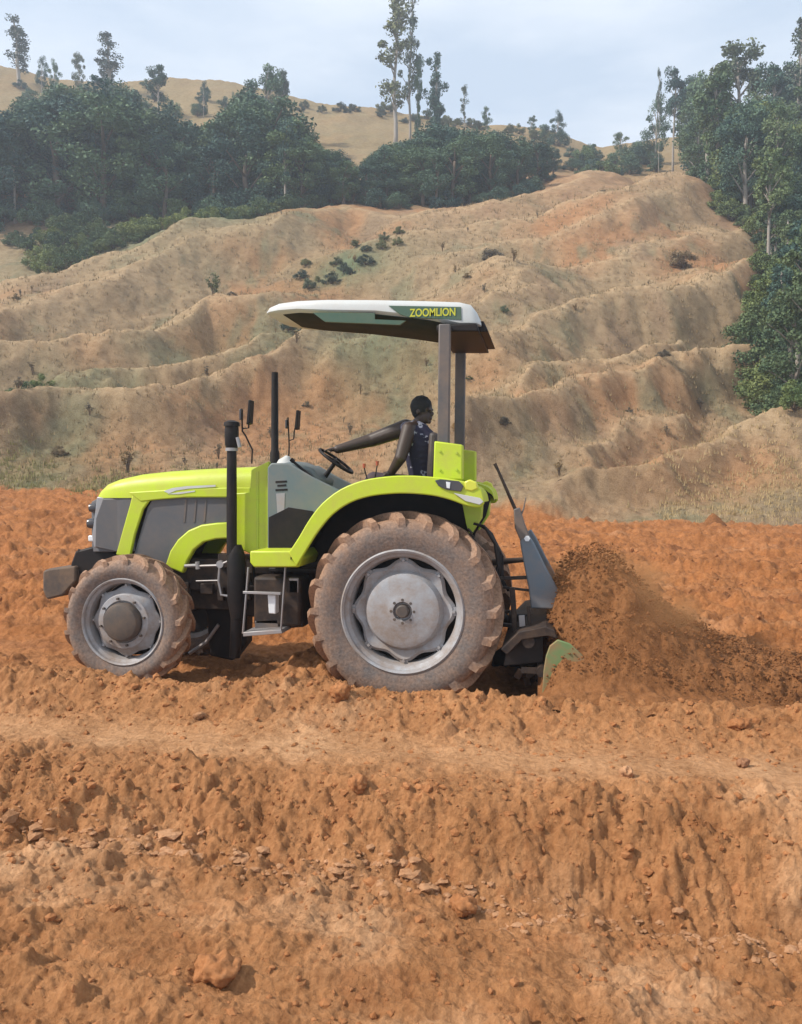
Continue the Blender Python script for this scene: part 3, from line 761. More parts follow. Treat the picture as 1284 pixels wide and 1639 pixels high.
# fenders
OUT = [(462, 884), (478, 860), (494, 833), (515, 806), (545, 783), (580, 769), (615, 763), (650, 761), (690, 763), (725, 767), (755, 774), (770, 784), (775, 800)]
INN = [(474, 908), (492, 878), (510, 850), (532, 824), (560, 805), (590, 795), (620, 791), (650, 790), (690, 793), (720, 800), (748, 810), (768, 812), (775, 806)]
def smooth_line(p, k=3):
    out = []
    for i in range(len(p) - 1):
        p0, p1, p2, p3 = p[max(i - 1, 0)], p[i], p[i + 1], p[min(i + 2, len(p) - 1)]
        for j in range(k):
            t = j / k; out.append(tuple(.5 * (2 * b + (c - a) * t + (2 * a - 5 * b + 4 * c - d) * t * t + (3 * b - a - 3 * c + d) * t ** 3) for a, b, c, d in zip(p0, p1, p2, p3)))
    return out + [p[-1]]
OUT, INN = smooth_line(OUT), smooth_line(INN)
for mir in (False, True):
    m = MB(); m.pp(OUT + INN[::-1], .01, .05, mir)
    fe = m.build('fender', 'lime', tractor, .010)
    m = MB(); INM = [(a * .25 + c * .75, b * .25 + d * .75 ) for (a, b), (c, d) in zip(INN, OUT)]
    m.pp([(x, y + 2) for x, y in OUT] + [(x, y + 2) for x, y in INM[::-1]], .045, .58, mir)
    m.build('fender_top', 'lime', fe, .004)
    m = MB(); m.pp([(x + 2, y + 5) for x, y in OUT[:-1]] + [(768, 830), (750, 860), (740, 900), (478, 908)], .575, .60, mir)
    m.build('fender_wall', 'black', fe)  # wall coloured black to paint in the shade inside the fender
    m = MB(); m.pp([(x, y + 1) for x, y in INM[:-1]] + [(x, y + 6) for x, y in INM[-2::-1]], .05, .575, mir); m.build('fender_shade_sheet', 'black', fe)  # added black sheet standing in for shade under the fender
    m = MB(); m.pp([(740, 806), (772, 806), (770, 830), (752, 858), (746, 838)], .40, .57, mir)
    m.build('fender_brace', 'lime_dark', fe, .004)
    m = MB(); m.pp([(696, 769), (705, 767), (735, 770), (742, 778), (738, 787), (715, 784), (702, 778)], -.006, .012, mir)
    m.build('tail_light', 'smoke', fe, .004)
    MB().pp([(714, 771), (721, 772), (720, 782), (715, 781)], -.012, -.004, mir).build('reflector', 'glass', fe, .002)
    m = MB(); m.pp([(743, 771), (752, 767), (763, 772), (766, 782), (755, 787), (744, 784)], .0, .06, mir)
    m.build('indicator_lamp', 'amber', fe, .012)
    m = MB(); m.pp([(726, 789), (768, 797), (774, 803), (768, 808), (745, 802)], -.006, .012, mir); m.build('rear_trim', 'white', fe, .003)
# seat
m = MB(); a = P(655, 770, .72); b_ = P(700, 785, .72)
m.box((a.x, .70, b_.z), (b_.x + .05, 1.2, a.z)); seat = m.build('seat', 'seat', tractor, .03)
m = MB(); m.bar(V(694, 775, .95), V(699, 694, .95), .08, .46); m.build('backrest', 'seat', seat, .03)
m = MB(); m.box((a.x + .08, .8, b_.z - .35), (b_.x - .05, 1.1, b_.z)); m.build('seat_base', 'black', seat, .01)
# steering wheel
cen = Vector(V(538, 738, .95)); low = Vector(V(514, 772, .95)); ax = (cen - low).normalized()
m = MB(); m.tube([low - ax * .15, low, cen - ax * .02], [.03, .026, .02], 12); m.tube([cen - ax * .03, cen + ax * .012], .04, 14)
col_o = m.build('steering_column', 'black', tractor)
e1 = Vector((0, 1, 0)); e2 = ax.cross(e1).normalized()
m = MB(); ring = [cen + (e1 * math.cos(t) + e2 * math.sin(t)) * .19 for t in np.linspace(0, 2 * math.pi, 33)]
m.tube(ring, .014, 8, False)
for t in (0.3, 2.4, 4.5): m.tube([cen, cen + (e1 * math.cos(t) + e2 * math.sin(t)) * .185], .009, 6)
m.build('steering_wheel', 'black', col_o)
# small levers by the seat
for (x0, y0, x1, y1, Y) in ((588, 768, 583, 742, .62), (600, 768, 604, 738, .68)):
    m = MB(); m.tube([V(x0, y0, Y), V(x1, y1 + 6, Y)], .006, 6); o = m.build('control_lever', 'black', tractor)
    MB().tube([V(x1, y1 + 7, Y), V(x1, y1, Y)], [.012, .016], 8).build('knob', 'red', o)
# roll bar
for mir in (False, True):
    f = (lambda y: 1.9 - y) if mir else (lambda y: y)
    ya, yb = .27, .34
    q = [P(700, 712, ya), P(702, 518, ya), P(721, 518, ya), P(719, 712, ya)]
    m = MB(); m.prism([(p.x, p.z) for p in q], min(f(ya), f(yb)), max(f(ya), f(yb)))
    m.build('roll_bar_post', 'grey_metal', tractor, .012)
    q = [P(694, 768, ya), P(696, 706, ya), P(741, 712, ya), P(741, 768, ya)]
    m = MB(); m.prism([(p.x, p.z) for p in q], min(f(ya - .03), f(yb + .03)), max(f(ya - .03), f(yb + .03)))
    m.build('roll_bar_bracket', 'lime', tractor, .012)
    for bx, by in ((704, 722), (704, 752), (731, 725), (731, 752)):
        c = P(bx, by, ya - .03); yy = f(ya - .03)
        MB().tube([(c.x, yy - .012, c.z), (c.x, yy + .012, c.z)], .011, 6).build('bolt', 'lime_dark', tractor)
q = [P(700, 532, .4), P(700, 522, .4), P(764, 519, .4), P(768, 532, .4)]
m = MB(); m.prism([(p.x, p.z) for p in q], .345, 1.555)
m.build('roof_crossbar', 'black', tractor, .012)
# roof
roof_top = [(427, 488), (431, 484), (445, 481), (475, 479.5), (520, 479), (600, 480), (680, 482), (735, 484), (753, 488), (763, 500), (770, 516)]
roof_bot = [(427, 491), (433, 493), (448, 494), (475, 495), (520, 498), (600, 500), (640, 510), (735, 520), (753, 520), (763, 520), (770, 520)]
hw = [.26, .35, .43, .50, .535, .55, .56, .56, .555, .545, .52]
secs = []
for (tx, ty), (bx, by), w in zip(roof_top, roof_bot, hw):
    x = P(tx, ty, YC - w).x; zt = P(tx, ty, YC - .52).z; zb = P(bx, by, YC - .56).z
    r = min(.05, (zt - zb) * .5)
    s = []
    for sy in (-1, 1):
        pts = [(w - .03, zb), (w, zb + r * .4), (w, zt - r), (w - .012, zt - r * .4), (w - .04, zt)]
        if sy == 1: pts = pts[::-1]
        s += [(x, YC + sy * a_, z_) for a_, z_ in pts]
        if sy == -1: s += [(x, YC, zt + .012)]
    secs.append(s)
roof = MB().loft(secs).build('roof', 'white', tractor, smooth=40)
# underside lining: a shallow tray hanging below the shell
secs = []
for (px_, py_, w, dz) in ((434, 492, .26, .01), (452, 494, .38, .02), (480, 496, .45, .03), (560, 500, .49, .04), (640, 508, .50, .05), (690, 514, .50, .06), (735, 517, .50, .06), (772, 518, .49, .05)):
    p = P(px_, py_, YC - w); p.z = P(px_, py_, YC - .52).z; zt = p.z + .01; zb = p.z - dz * .55
    secs.append([(p.x, YC - w, zt), (p.x, YC - w + .06, zb), (p.x, YC + w - .06, zb), (p.x, YC + w, zt)])
MB().loft(secs).build('roof_lining', 'lining', roof, .006)
m = MB(); c = P(772, 520, .35)
m.prism([(c.x - .06, c.z + .05), (c.x, c.z + .06), (c.x + .03, c.z), (c.x + .045, c.z - .035), (c.x - .2, c.z - .035), (c.x - .2, c.z - .01)], .47, 1.43)
m.build('rear_valance', 'black', roof, .01)
MB().pp([(622, 489), (738, 491), (739, 512), (655, 508), (640, 503)], YC - .566, YC - .54).build('roof_stripe', 'roof_green', roof, .002)
MB().pp([(600, 511), (650, 513), (640, 520), (520, 515), (500, 500), (600, 501)], YC - .545, YC - .52).build('roof_side_shade', 'roof_green', roof, .002)
tcu = bpy.data.curves.new('lettering', 'FONT'); tcu.body = 'ZOOMLION'; tcu.size = .115; tcu.extrude = .002; tcu.space_character = 1.0; tcu.offset = .002
to = bpy.data.objects.new('tmp_text', tcu); sc.collection.objects.link(to)
me = bpy.data.meshes.new_from_object(to.evaluated_get(bpy.context.evaluated_depsgraph_get())); bpy.data.objects.remove(to)
lt = link('lettering', me, 'yellow', roof); c = P(656, 507, YC - .57); lt.location = (c.x, YC - .569, c.z + .002); lt.rotation_euler = (R_(90), R_(.6), 0)
_w = max(v.co.x for v in me.vertices); lt.scale = ((P(729, 507, YC - .57).x - c.x) / _w, .82, 1)
# hitch and hoses at the back
for y in (.55, 1.35):
    m = MB(); m.bar((rc.x + .1, y, rc.z - .12), (rc.x + 1.02, y, rc.z - .18), .03, .06); m.build('lower_link', 'engine', tractor, .006)
    m = MB(); m.tube([(rc.x + .30, y, rc.z + .50), (rc.x + .62, y, rc.z - .12)], .02, 8); m.tube([(rc.x + .38, y, rc.z + .34), (rc.x + .52, y, rc.z + .06)], .032, 10)
    m.build('lift_rod', 'engine', tractor)
    m = MB(); m.bar((rc.x + .1, y, rc.z + .42), (rc.x + .34, y, rc.z + .52), .05, .05); m.build('lift_arm', 'engine', tractor, .008)
m = MB(); m.tube([(rc.x + .3, YC, rc.z + .30), (rc.x + .62, YC, rc.z + .34), (rc.x + 1.02, YC, rc.z + .38)], [.022, .035, .022], 10); m.build('top_link', 'engine', tractor)
random.seed(11)
for k in range(5):
    y = .35 + k * .09; dz = random.uniform(-.05, .08)
    m = MB(); pts = [V(758 + k * 2, 838, y), V(775 + k * 3, 842 + k * 3, y), V(792 + k * 3, 870 + k * 5, y), V(797 + k * 2, 905 + k * 6, y), V(790 + k * 6, 930 + k * 4, y)]
    m.tube(pts, .012, 7); m.build('hydraulic_hose', 'black', tractor)
m = MB()
for k in range(10):
    c = P(752 + k * 3.2, 850 + k * 7, .3); m.tube([(c.x - .016, .3, c.z + .02), (c.x + .02, .3, c.z - .02)], .012, 6)
m.build('check_chain', 'engine', tractor)
# ------------------------------------------------------------------ rotary tiller
til = empty('rotary_tiller', tuple(P(850, 1080, .95)))
tag(til, 'blue-grey rotary tiller with faded green end plate hitched behind the tractor, churning soil', 'tiller')
def tb(mb, name, mat, bevel=.0, **k):
    o = mb.build(name, mat, None, bevel, **k); o.parent = til; o.matrix_parent_inverse = Matrix.Translation(-til.location); return o
m = MB(); m.pp([(832, 866), (846, 856), (856, 872), (872, 905), (894, 945), (900, 962), (884, 975), (850, 974), (846, 940), (838, 900)], .42, .50)
tb(m, 'mast_plate', 'tiller', .012)
m = MB(); m.pp([(822, 815), (832, 812), (840, 838), (848, 858), (834, 868), (824, 845)], .43, .49)
tb(m, 'lever_socket', 'grey_metal', .01)
m = MB(); m.tube([V(792, 742, .46), V(797, 752, .46), V(828, 822, .46)], [.016, .012, .016], 8); tb(m, 'adjusting_lever', 'engine')
m = MB(); m.tube([V(842, 796, .46), V(838, 815, .46), V(834, 824, .46)], [.004, .008, .012], 6); tb(m, 'spring_clip', 'grey_metal')
c = P(844, 862, .41); m = MB(); m.tube([(c.x, .40, c.z), (c.x, .43, c.z)], .026, 6); tb(m, 'mast_bolt', 'glass')
m = MB(); m.pp([(832, 866), (846, 856), (856, 872), (872, 905), (894, 945), (884, 975), (850, 974), (846, 940), (838, 900)], .42, .50, True); tb(m, 'mast_plate', 'tiller', .012)
m = MB(); m.bar(V(798, 926, .46), V(848, 924, .46), .03, .04); m.bar(V(805, 940, .46), V(848, 945, .46), .02, .03); tb(m, 'hitch_bar', 'engine', .004)
for y in (.30, .70):
    m = MB(); m.bar(V(820, 940, y), V(826, 1030, y), .045, .05); m.bar(V(846, 970, y), V(850, 1040, y), .03, .05); tb(m, 'upright', 'engine', .006)
m = MB(); m.bar(V(835, 985, .26), V(838, 1025, .26), .05, .03); tb(m, 'link_plate', 'steel', .004)
m = MB(); m.tube([V(846, 1028, .0), V(846, 1028, .0)[:1] + (1.9,) + V(846, 1028, .0)[2:]], .05, 12); tb(m, 'cross_tube', 'engine')
g0 = P(840, 1000, .95); m = MB(); m.box((g0.x - .15, .78, g0.z - .20), (g0.x + .16, 1.12, g0.z + .12)); m.lathe([(0, -.2), (.1, -.2), (.12, 0), (.1, .2), (0, .2)], tuple(g0), 16)
tb(m, 'gear_case', 'engine', .03)
m = MB(); m.pp([(802, 1040), (830, 1012), (874, 1003), (888, 1010), (892, 1022), (876, 1018), (836, 1024), (812, 1048)], -.02, 1.92)
tb(m, 'rotor_cover', 'engine', .006)
m = MB(); m.pp([(868, 1112), (870, 1075), (874, 1050), (880, 1034), (893, 1024), (912, 1030), (932, 1048), (946, 1078), (950, 1112)], -.06, -.03)
tb(m, 'end_plate', 'tiller_green', .008)
m = MB(); m.pp([(868, 1112), (870, 1075), (874, 1050), (880, 1034), (893, 1024), (912, 1030), (932, 1048), (946, 1078), (950, 1112)], -.06, -.03, True)
tb(m, 'end_plate', 'tiller_green', .008)
ro = P(868, 1075, .0); m = MB(); m.tube([(ro.x, -.02, ro.z), (ro.x, 1.9, ro.z)], .045, 12)
for k in range(18):
    y = .03 + k * .107; a = k * 1.9
    for s in (0, math.pi):
        aa = a + s; c_, s_ = math.cos(aa), math.sin(aa)
        p0 = Vector((ro.x + .04 * c_, y, ro.z + .04 * s_)); p1 = Vector((ro.x + .17 * c_, y, ro.z + .17 * s_)); p2 = Vector((ro.x + .22 * math.cos(aa + .35), y + .05, ro.z + .22 * math.sin(aa + .35)))
        m.bar(p0, p1, .05, .012); m.bar(p1, p2, .05, .012)
tb(m, 'tiller_rotor', 'engine')
m = MB(); m.tube([(rc.x + .35, YC, rc.z - .05), (rc.x + .55, YC, rc.z - .02), (g0.x - .1, YC, g0.z)], [.05, .035, .05], 12); tb(m, 'drive_shaft', 'black')
m = MB(); m.pp([(790, 1045), (836, 1015), (880, 1010), (872, 1112), (780, 1112)], 1.55, 1.58); tb(m, 'tiller_shade_sheet', 'black', .004)  # added black sheet standing in for the dark shade under the tiller
m = MB(); m.pp([(812, 1030), (870, 1018), (870, 1060), (806, 1066)], .06, .10); tb(m, 'blade_guard', 'black', .006)
# ------------------------------------------------------------------ driver
_ico = bmesh.new(); bmesh.ops.create_icosphere(_ico, subdivisions=2, radius=1)
ICO_V = np.array([v.co[:] for v in _ico.verts]); ICO_F = np.array([[v.index for v in f.verts] for f in _ico.faces]); _ico.free()
def body_mesh(name, caps, voxel, smooth_it=6, ell=()):
    """one continuous surface: tapered limbs fused and remeshed"""
    vs_, fs_ = [], []
    def ball(c, r, sc_=(1, 1, 1), rot=None):
        mt = np.array(Matrix.Translation(c) @ (rot or Matrix()) @ Matrix.Diagonal((*[r * q for q in sc_], 1)))
        fs_.extend((ICO_F + len(vs_)).tolist()); vs_.extend((ICO_V @ mt[:3, :3].T + mt[:3, 3]).tolist())
    for a, b, ra, rb in caps:
        a, b = Vector(a), Vector(b); L = (b - a).length; n = max(2, int(L / (min(ra, rb) * .35)) + 1)
        for k in range(n + 1):
            t = k / n; ball(a.lerp(b, t), ra + (rb - ra) * t)
    for e in ell: ball(*e)
    me = bpy.data.meshes.new(name); me.from_pydata(vs_, [], fs_); me.update()
    o = bpy.data.objects.new('tmp', me); sc.collection.objects.link(o)
    r = o.modifiers.new('r', 'REMESH'); r.mode = 'VOXEL'; r.voxel_size = voxel; r.use_smooth_shade = True
    s = o.modifiers.new('s', 'SMOOTH'); s.factor = .5; s.iterations = smooth_it
    out = bpy.data.meshes.new_from_object(o.evaluated_get(bpy.context.evaluated_depsgraph_get())); out.name = name
    bpy.data.objects.remove(o)
    for p in out.polygons: p.use_smooth = True
    return out
def vv(px, py, Y): return P(px, py, Y)
pel = vv(684, 772, .95); chest = vv(675, 714, .94); neck = vv(668, 682, .94); headc = vv(677, 659, .92)
shF = vv(650, 685, 1.09); elF = vv(596, 704, 1.12); wrF = vv(541, 719, 1.04)
shN = vv(655, 687, .78); elN = vv(641, 733, .70); wrN = vv(626, 757, .76)
hiN = vv(680, 780, .84); knN = vv(598, 768, .76); anN = vv(562, 850, .76)
hiF = vv(680, 780, 1.04); knF = vv(596, 770, 1.12); anF = vv(545, 850, 1.12)
caps = [(pel, chest, .145, .165), (chest, neck, .155, .075), (neck, headc, .052, .055),
        (shF, neck, .06, .06), (shN, neck, .06, .06), (shF, chest, .06, .12), (shN, chest, .06, .12),
        (shF, elF, .088, .070), (elF, wrF, .068, .044), (shN, elN, .074, .058), (elN, wrN, .056, .038),
        (hiN, knN, .088, .06), (knN, anN, .056, .036), (hiF, knF, .088, .06), (knF, anF, .056, .036),
        (pel, hiN, .11, .09), (pel, hiF, .11, .09)]
# head looking back over the near shoulder (towards +X and a little to the viewer)
fd = Vector((.93, -.34, -.12)).normalized(); sd = Vector((0, 0, 1)).cross(fd).normalized(); up = fd.cross(sd)
rotM = Matrix((fd, sd, up)).transposed().to_4x4()
def hp(f, s, u): return headc + fd * f + sd * s + up * u
ell = [(headc + up * .03 - fd * .01, .098, (1.0, .80, 1.02), rotM), (hp(.03, 0, -.045), .066, (.95, .86, 1.05), rotM),
       (hp(.072, 0, -.088), .026, (1, 1.1, .8), rotM),                       # chin
       (hp(.102, 0, -.012), .015, (1.2, 1, 1.5), rotM), (hp(.090, 0, .012), .010, (1, 1, 2.2), rotM),   # nose
       (hp(.092, 0, -.048), .013, (1, 2.0, .6), rotM), (hp(.090, 0, -.062), .012, (1, 1.8, .6), rotM), # lips
       (hp(.078, .034, .026), .015, (1, 1.6, .7), rotM), (hp(.078, -.034, .026), .015, (1, 1.6, .7), rotM), # brows
       (hp(-.01, .080, -.005), .022, (.9, .45, 1.3), rotM), (hp(-.01, -.080, -.005), .022, (.9, .45, 1.3), rotM)]
# hands
def hand(wr, d_, nrm, curl, caps, ell, s=1.0, thumb=1):
    d_ = d_.normalized(); side = nrm.cross(d_).normalized(); nrm = d_.cross(side).normalized()
    pc = wr + d_ * .05
    rot = Matrix((d_, side, nrm)).transposed().to_4x4()
    ell.append((pc, .046, (1.05, .88, .42), rot)); caps.append((wr, pc, .026, .022))
    for k, (off, L) in enumerate(((-.030, .070), (-.010, .080), (.010, .075), (.030, .058))):
        b = wr + d_ * .090 + side * off * 1.05; a = b - d_ * .03
        p1 = b + (d_ * math.cos(curl * .5) - nrm * math.sin(curl * .5)) * L * .42
        p2 = p1 + (d_ * math.cos(curl * 1.4) - nrm * math.sin(curl * 1.4)) * L * .33
        p3 = p2 + (d_ * math.cos(curl * 2.2) - nrm * math.sin(curl * 2.2)) * L * .25
        caps += [(a, b, .010, .0095), (b, p1, .0095, .009), (p1, p2, .009, .008), (p2, p3, .008, .007)]
    t0 = wr + d_ * .03 + side * (-.030 * thumb); t1 = t0 + (d_ * .6 - side * thumb * .7 - nrm * .2).normalized() * .038; t2 = t1 + (d_ * .8 - side * thumb * .25 - nrm * .5).normalized() * .030
    caps += [(t0, t1, .013, .011), (t1, t2, .011, .009)]
grip = cen + e2 * .19 * (1 if (cen + e2 * .19).x < cen.x else -1) + e1 * .06
hd = (grip - wrF); hand(wrF, hd, Vector((.2, 0, 1)), .42, caps, ell)
hand(wrN, Vector((-.9, .1, -.12)), Vector((0, -.3, 1)), .45, caps, ell, thumb=-1)
ftN, ftF = anN + Vector((-.16, 0, -.055)), anF + Vector((-.16, 0, -.055))
bme = body_mesh('body', caps, .0075, 4, ell)
body = link('person', bme, 'skin')
tag(body, 'seated driver in dark printed shirt looking back, one arm stretched to the steering wheel', 'person')
sh = body_mesh('shirt', [(pel + Vector((0, 0, -.02)), chest, .160, .180), (chest, neck - Vector((0, 0, .035)), .170, .105), (shF, chest, .07, .15), (shN, chest, .07, .15), (shF, shN, .068, .068)], .011, 3)
link('shirt', sh, 'shirt', body)
tr = body_mesh('trousers', [(pel, pel + Vector((0, 0, .06)), .146, .143), (hiN, knN, .103, .078), (knN, anN, .075, .056), (hiF, knF, .103, .078), (knF, anF, .075, .056), (pel, hiN, .13, .105), (pel, hiF, .13, .105)], .012, 4)
link('trousers', tr, 'trouser', body)
for an, ft in ((anN, ftN), (anF, ftF)):
    s = body_mesh('shoe', [(an + Vector((.02, 0, -.05)), ft, .05, .042)], .012, 3); link('shoe', s, 'sole', body)
hr = body_mesh('hair', [], .008, 2, [(headc + up * .046 - fd * .024, .110, (1.0, .84, 1.0), rotM), (hp(-.045, 0, .0), .080, (.8, .95, 1.0), rotM)])
link('hair', hr, 'hair', body)
for s_ in (-1, 1):
    eb = body_mesh('eye', [], .003, 1, [(hp(.079, .031 * s_, .006), .010, (1, 1.1, .7), rotM)]); link('eye', eb, 'hair', body)
# ------------------------------------------------------------------ thrown soil behind the tiller
rs = np.random.RandomState(21)
_ico = bmesh.new(); bmesh.ops.create_icosphere(_ico, subdivisions=1, radius=1)
ICL_V = np.array([v.co[:] for v in _ico.verts]); ICL_F = np.array([[v.index for v in f.verts] for f in _ico.faces]); _ico.free()
def clods(pos, rad, name, mat, low=False, flat=.75, parent=None):
    V0, F0 = (ICL_V, ICL_F) if low else (ICO_V, ICO_F)
    n = len(pos); k = len(V0)
    a = rs.rand(n, 3) * 6.28
    dirs = rs.randn(n, 5, 3); dirs /= np.linalg.norm(dirs, axis=2, keepdims=True)
    vs = np.zeros((n, k, 3))
    dot = np.einsum('kc,nmc->nmk', V0, dirs)
    r = 1 + .30 * (np.maximum(dot, .3) - .3).sum(1) - .35 * np.maximum(dot[:, 0] - .55, 0) + .13 * rs.randn(n, k)
    base = V0[None] * r[..., None] * (np.array([1, 1, flat]) * (1 + .25 * rs.randn(n, 1, 3)).clip(.5, 1.6))
    c, s = np.cos(a[:, 0])[:, None], np.sin(a[:, 0])[:, None]
    vs[..., 0] = base[..., 0] * c - base[..., 1] * s; vs[..., 1] = base[..., 0] * s + base[..., 1] * c; vs[..., 2] = base[..., 2]
    vs = vs * rad[:, None, None] + pos[:, None, :]
    fs = (F0[None] + (np.arange(n) * k)[:, None, None]).reshape(-1, 3)
    me = bpy.data.meshes.new(name); me.from_pydata(vs.reshape(-1, 3).tolist(), [], fs.tolist()); me.update()
    return link(name, me, mat, parent)
# heap profile surveyed along the tractor's line
prof = [(866, 1040), (876, 990), (893, 932), (915, 906), (955, 900), (995, 908), (1025, 940), (1062, 982), (1120, 1010), (1180, 1045), (1240, 1066), (1330, 1080), (1500, 1100)]
px_x = [P(a, b, .55).x for a, b in prof]; px_z = [P(a, b, .55).z for a, b in prof]
nx, ny = 300, 150
gx = np.linspace(px_x[0] - .02, px_x[-1], nx); gy = np.linspace(-.55, 2.6, ny)
GX, GY = np.meshgrid(gx, gy)
topz = np.interp(GX, px_x, px_z)
w = np.exp(-np.abs((GY - .90) / .98) ** 4.5)
base = H(GX, GY, False)
t_ = np.clip((GX - px_x[1]) / 1.4, 0, 1)
zz = base - .05 + np.maximum(0, topz - base) * w + (.06 * fbm(GX * 3, GY * 3, 4, .6) + .10 * lumps(GX * 7, GY * 7, 9, .6) + .05 * lumps(GX * 16, GY * 16, 9)) * (.4 + w)
# crumbling lumps over the crest
me = bpy.data.meshes.new('soil_heap')
q = []
for i in range(ny - 1):
    for j in range(nx - 1): q.append((i * nx + j, i * nx + j + 1, (i + 1) * nx + j + 1, (i + 1) * nx + j))
me.from_pydata(np.stack([GX.ravel(), GY.ravel(), zz.ravel()], 1).tolist(), [], q); me.update()
for p in me.polygons: p.use_smooth = True
o = link('soil_heap', me, 'spray'); tag(o, 'brown churned soil thrown up in a heap right behind the tiller', 'soil', kind='stuff')
dm_ = bpy.data.materials.new('soil_dust'); dm_.use_nodes = True; nt = dm_.node_tree; nt.nodes.clear()
do_ = nt.nodes.new('ShaderNodeOutputMaterial'); dv = nt.nodes.new('ShaderNodeVolumePrincipled'); dv.inputs['Color'].default_value = (.62, .33, .15, 1)
tcd = nt.nodes.new('ShaderNodeTexCoord'); lnd = nt.nodes.new('ShaderNodeVectorMath'); lnd.operation = 'LENGTH'; nt.links.new(tcd.outputs['Object'], lnd.inputs[0])
nzd = nt.nodes.new('ShaderNodeTexNoise'); nzd.inputs['Scale'].default_value = 2.6; nzd.inputs['Detail'].default_value = 3; nt.links.new(tcd.outputs['Object'], nzd.inputs['Vector'])
mrd = nt.nodes.new('ShaderNodeMapRange'); mrd.inputs[1].default_value = 1.0; mrd.inputs[2].default_value = .25; mrd.inputs[3].default_value = 0; mrd.inputs[4].default_value = 1; nt.links.new(lnd.outputs['Value'], mrd.inputs[0])
mrn = nt.nodes.new('ShaderNodeMapRange'); mrn.inputs[1].default_value = .38; mrn.inputs[2].default_value = .65; mrn.inputs[3].default_value = .15; mrn.inputs[4].default_value = 6.5; nt.links.new(nzd.outputs['Fac'], mrn.inputs[0])
mud_ = nt.nodes.new('ShaderNodeMath'); mud_.operation = 'MULTIPLY'; nt.links.new(mrd.outputs[0], mud_.inputs[0]); nt.links.new(mrn.outputs[0], mud_.inputs[1])
nt.links.new(mud_.outputs[0], dv.inputs['Density']); nt.links.new(dv.outputs[0], do_.inputs['Volume'])
dme = bpy.data.meshes.new('dust_puff'); dme.from_pydata((ICO_V * 1.0).tolist(), [], ICO_F.tolist()); dme.update()
dco = P(985, 985, .85); o = link('dust_puff', dme, dm_); o.location = dco; o.scale = (.85, 1.05, .62); o.rotation_euler = (0, R_(14), 0)
tag(o, 'brown dust drifting round the soil thrown up by the tiller', 'dust', kind='stuff')
n = 5200
X = px_x[1] + rs.rand(n) ** 1.3 * 2.6; Y = rs.uniform(-.15, 1.8, n)
T = np.interp(X, px_x, px_z); B = H(X, Y, False)
W_ = np.exp(-np.abs((Y - .90) / .98) ** 4.5)
Z = B + (T - B) * W_ * (1 + np.abs(rs.randn(n)) * .05) + np.abs(rs.randn(n)) * .02
o = clods(np.stack([X, Y, Z], 1), (np.exp(rs.randn(n) * .5) * .0062).clip(.003, .017), 'flying_soil', 'spray', low=True)
tag(o, 'crumbs of soil flying above the churned heap', 'soil', kind='stuff')
# ------------------------------------------------------------------ clods on the ground
def ground_pts(n, y0, y1, x0, x1, f=None):
    X = rs.uniform(x0, x1, n); Y = rs.uniform(y0, y1, n)
    return X, Y
n = 5200
Yc_ = np.concatenate([rs.uniform(-4.6, -1.9, 2300), rs.normal(-2.0, .25, 1200), rs.normal(-.6, .28, 1500), rs.uniform(-1.7, -.9, 250), rs.uniform(2.1, 12, 2200)])
Xc_ = np.concatenate([rs.uniform(-3.0, 4.5, 5250), rs.uniform(-8, 10, 2200)])
keep = ~((Yc_ > -.30) & (Yc_ < 2.0)); Xc_, Yc_ = Xc_[keep], Yc_[keep]
rad = np.exp(rs.randn(len(Xc_)) * .55) * .0085
rad = rad.clip(.003, .028) * np.where(Yc_ > 2, 2.2, 1)
Zc_ = H(Xc_, Yc_) - rad * .15
o = clods(np.stack([Xc_, Yc_, Zc_], 1), rad, 'loose_clods', 'clod', low=True); tag(o, 'crumbly clods strewn over the ploughed red soil', 'clods', kind='stuff')
# pale broken lumps along the foot of the bank
n = 650; X = rs.uniform(-2.6, 2.6, n); Y = -2.46 - .03 * X + rs.randn(n) * .075 + .06 * np.sin(X * 5)
by = Y; rad = np.exp(rs.randn(n) * .5) * .014; Z = H(X, Y) - rad * .1
o = clods(np.stack([X, Y, Z], 1), rad.clip(.006, .05), 'bank_rubble', 'clod_pale', low=True, flat=.45); tag(o, 'pale broken lumps lying along the foot of the cut bank', 'clods', kind='stuff')
def on_ground(px, py):                  # where that sight line meets the soil
    r = ray(px, py); r = r / (r @ Fh); ds = np.linspace(2.2, 30, 4000)
    q = CAM[None] + r[None] * ds[:, None]; hh = H(q[:, 0], q[:, 1]); k = int(np.argmax(q[:, 2] <= hh)); return q[k, 0], q[k, 1], hh[k]
BIG = [(345, 1565, .095, 'clod', 'big rough brown clod standing alone in the near left soil'),
       (742, 1458, .075, 'clod', 'rounded brown clod at the foot of the bank near the middle'),
       (543, 1112, .085, 'clod', 'smooth reddish lump touching the front of the large rear tyre'),
       (1003, 1243, .050, 'clod_pale', 'pale angular clod on the smooth track below the soil heap'),
       (1190, 1226, .040, 'clod_grey', 'small dark clod on the right end of the smooth track'),
       (1180, 1165, .060, 'clod', 'knobbly red clod below the tail of the thrown soil'),
       (320, 1150, .035, 'clod_pale', 'small pale clod on the track below the front tyre'),
       (575, 1262, .055, 'clod', 'flat brown clod on the bank edge below the lump by the rear tyre')]
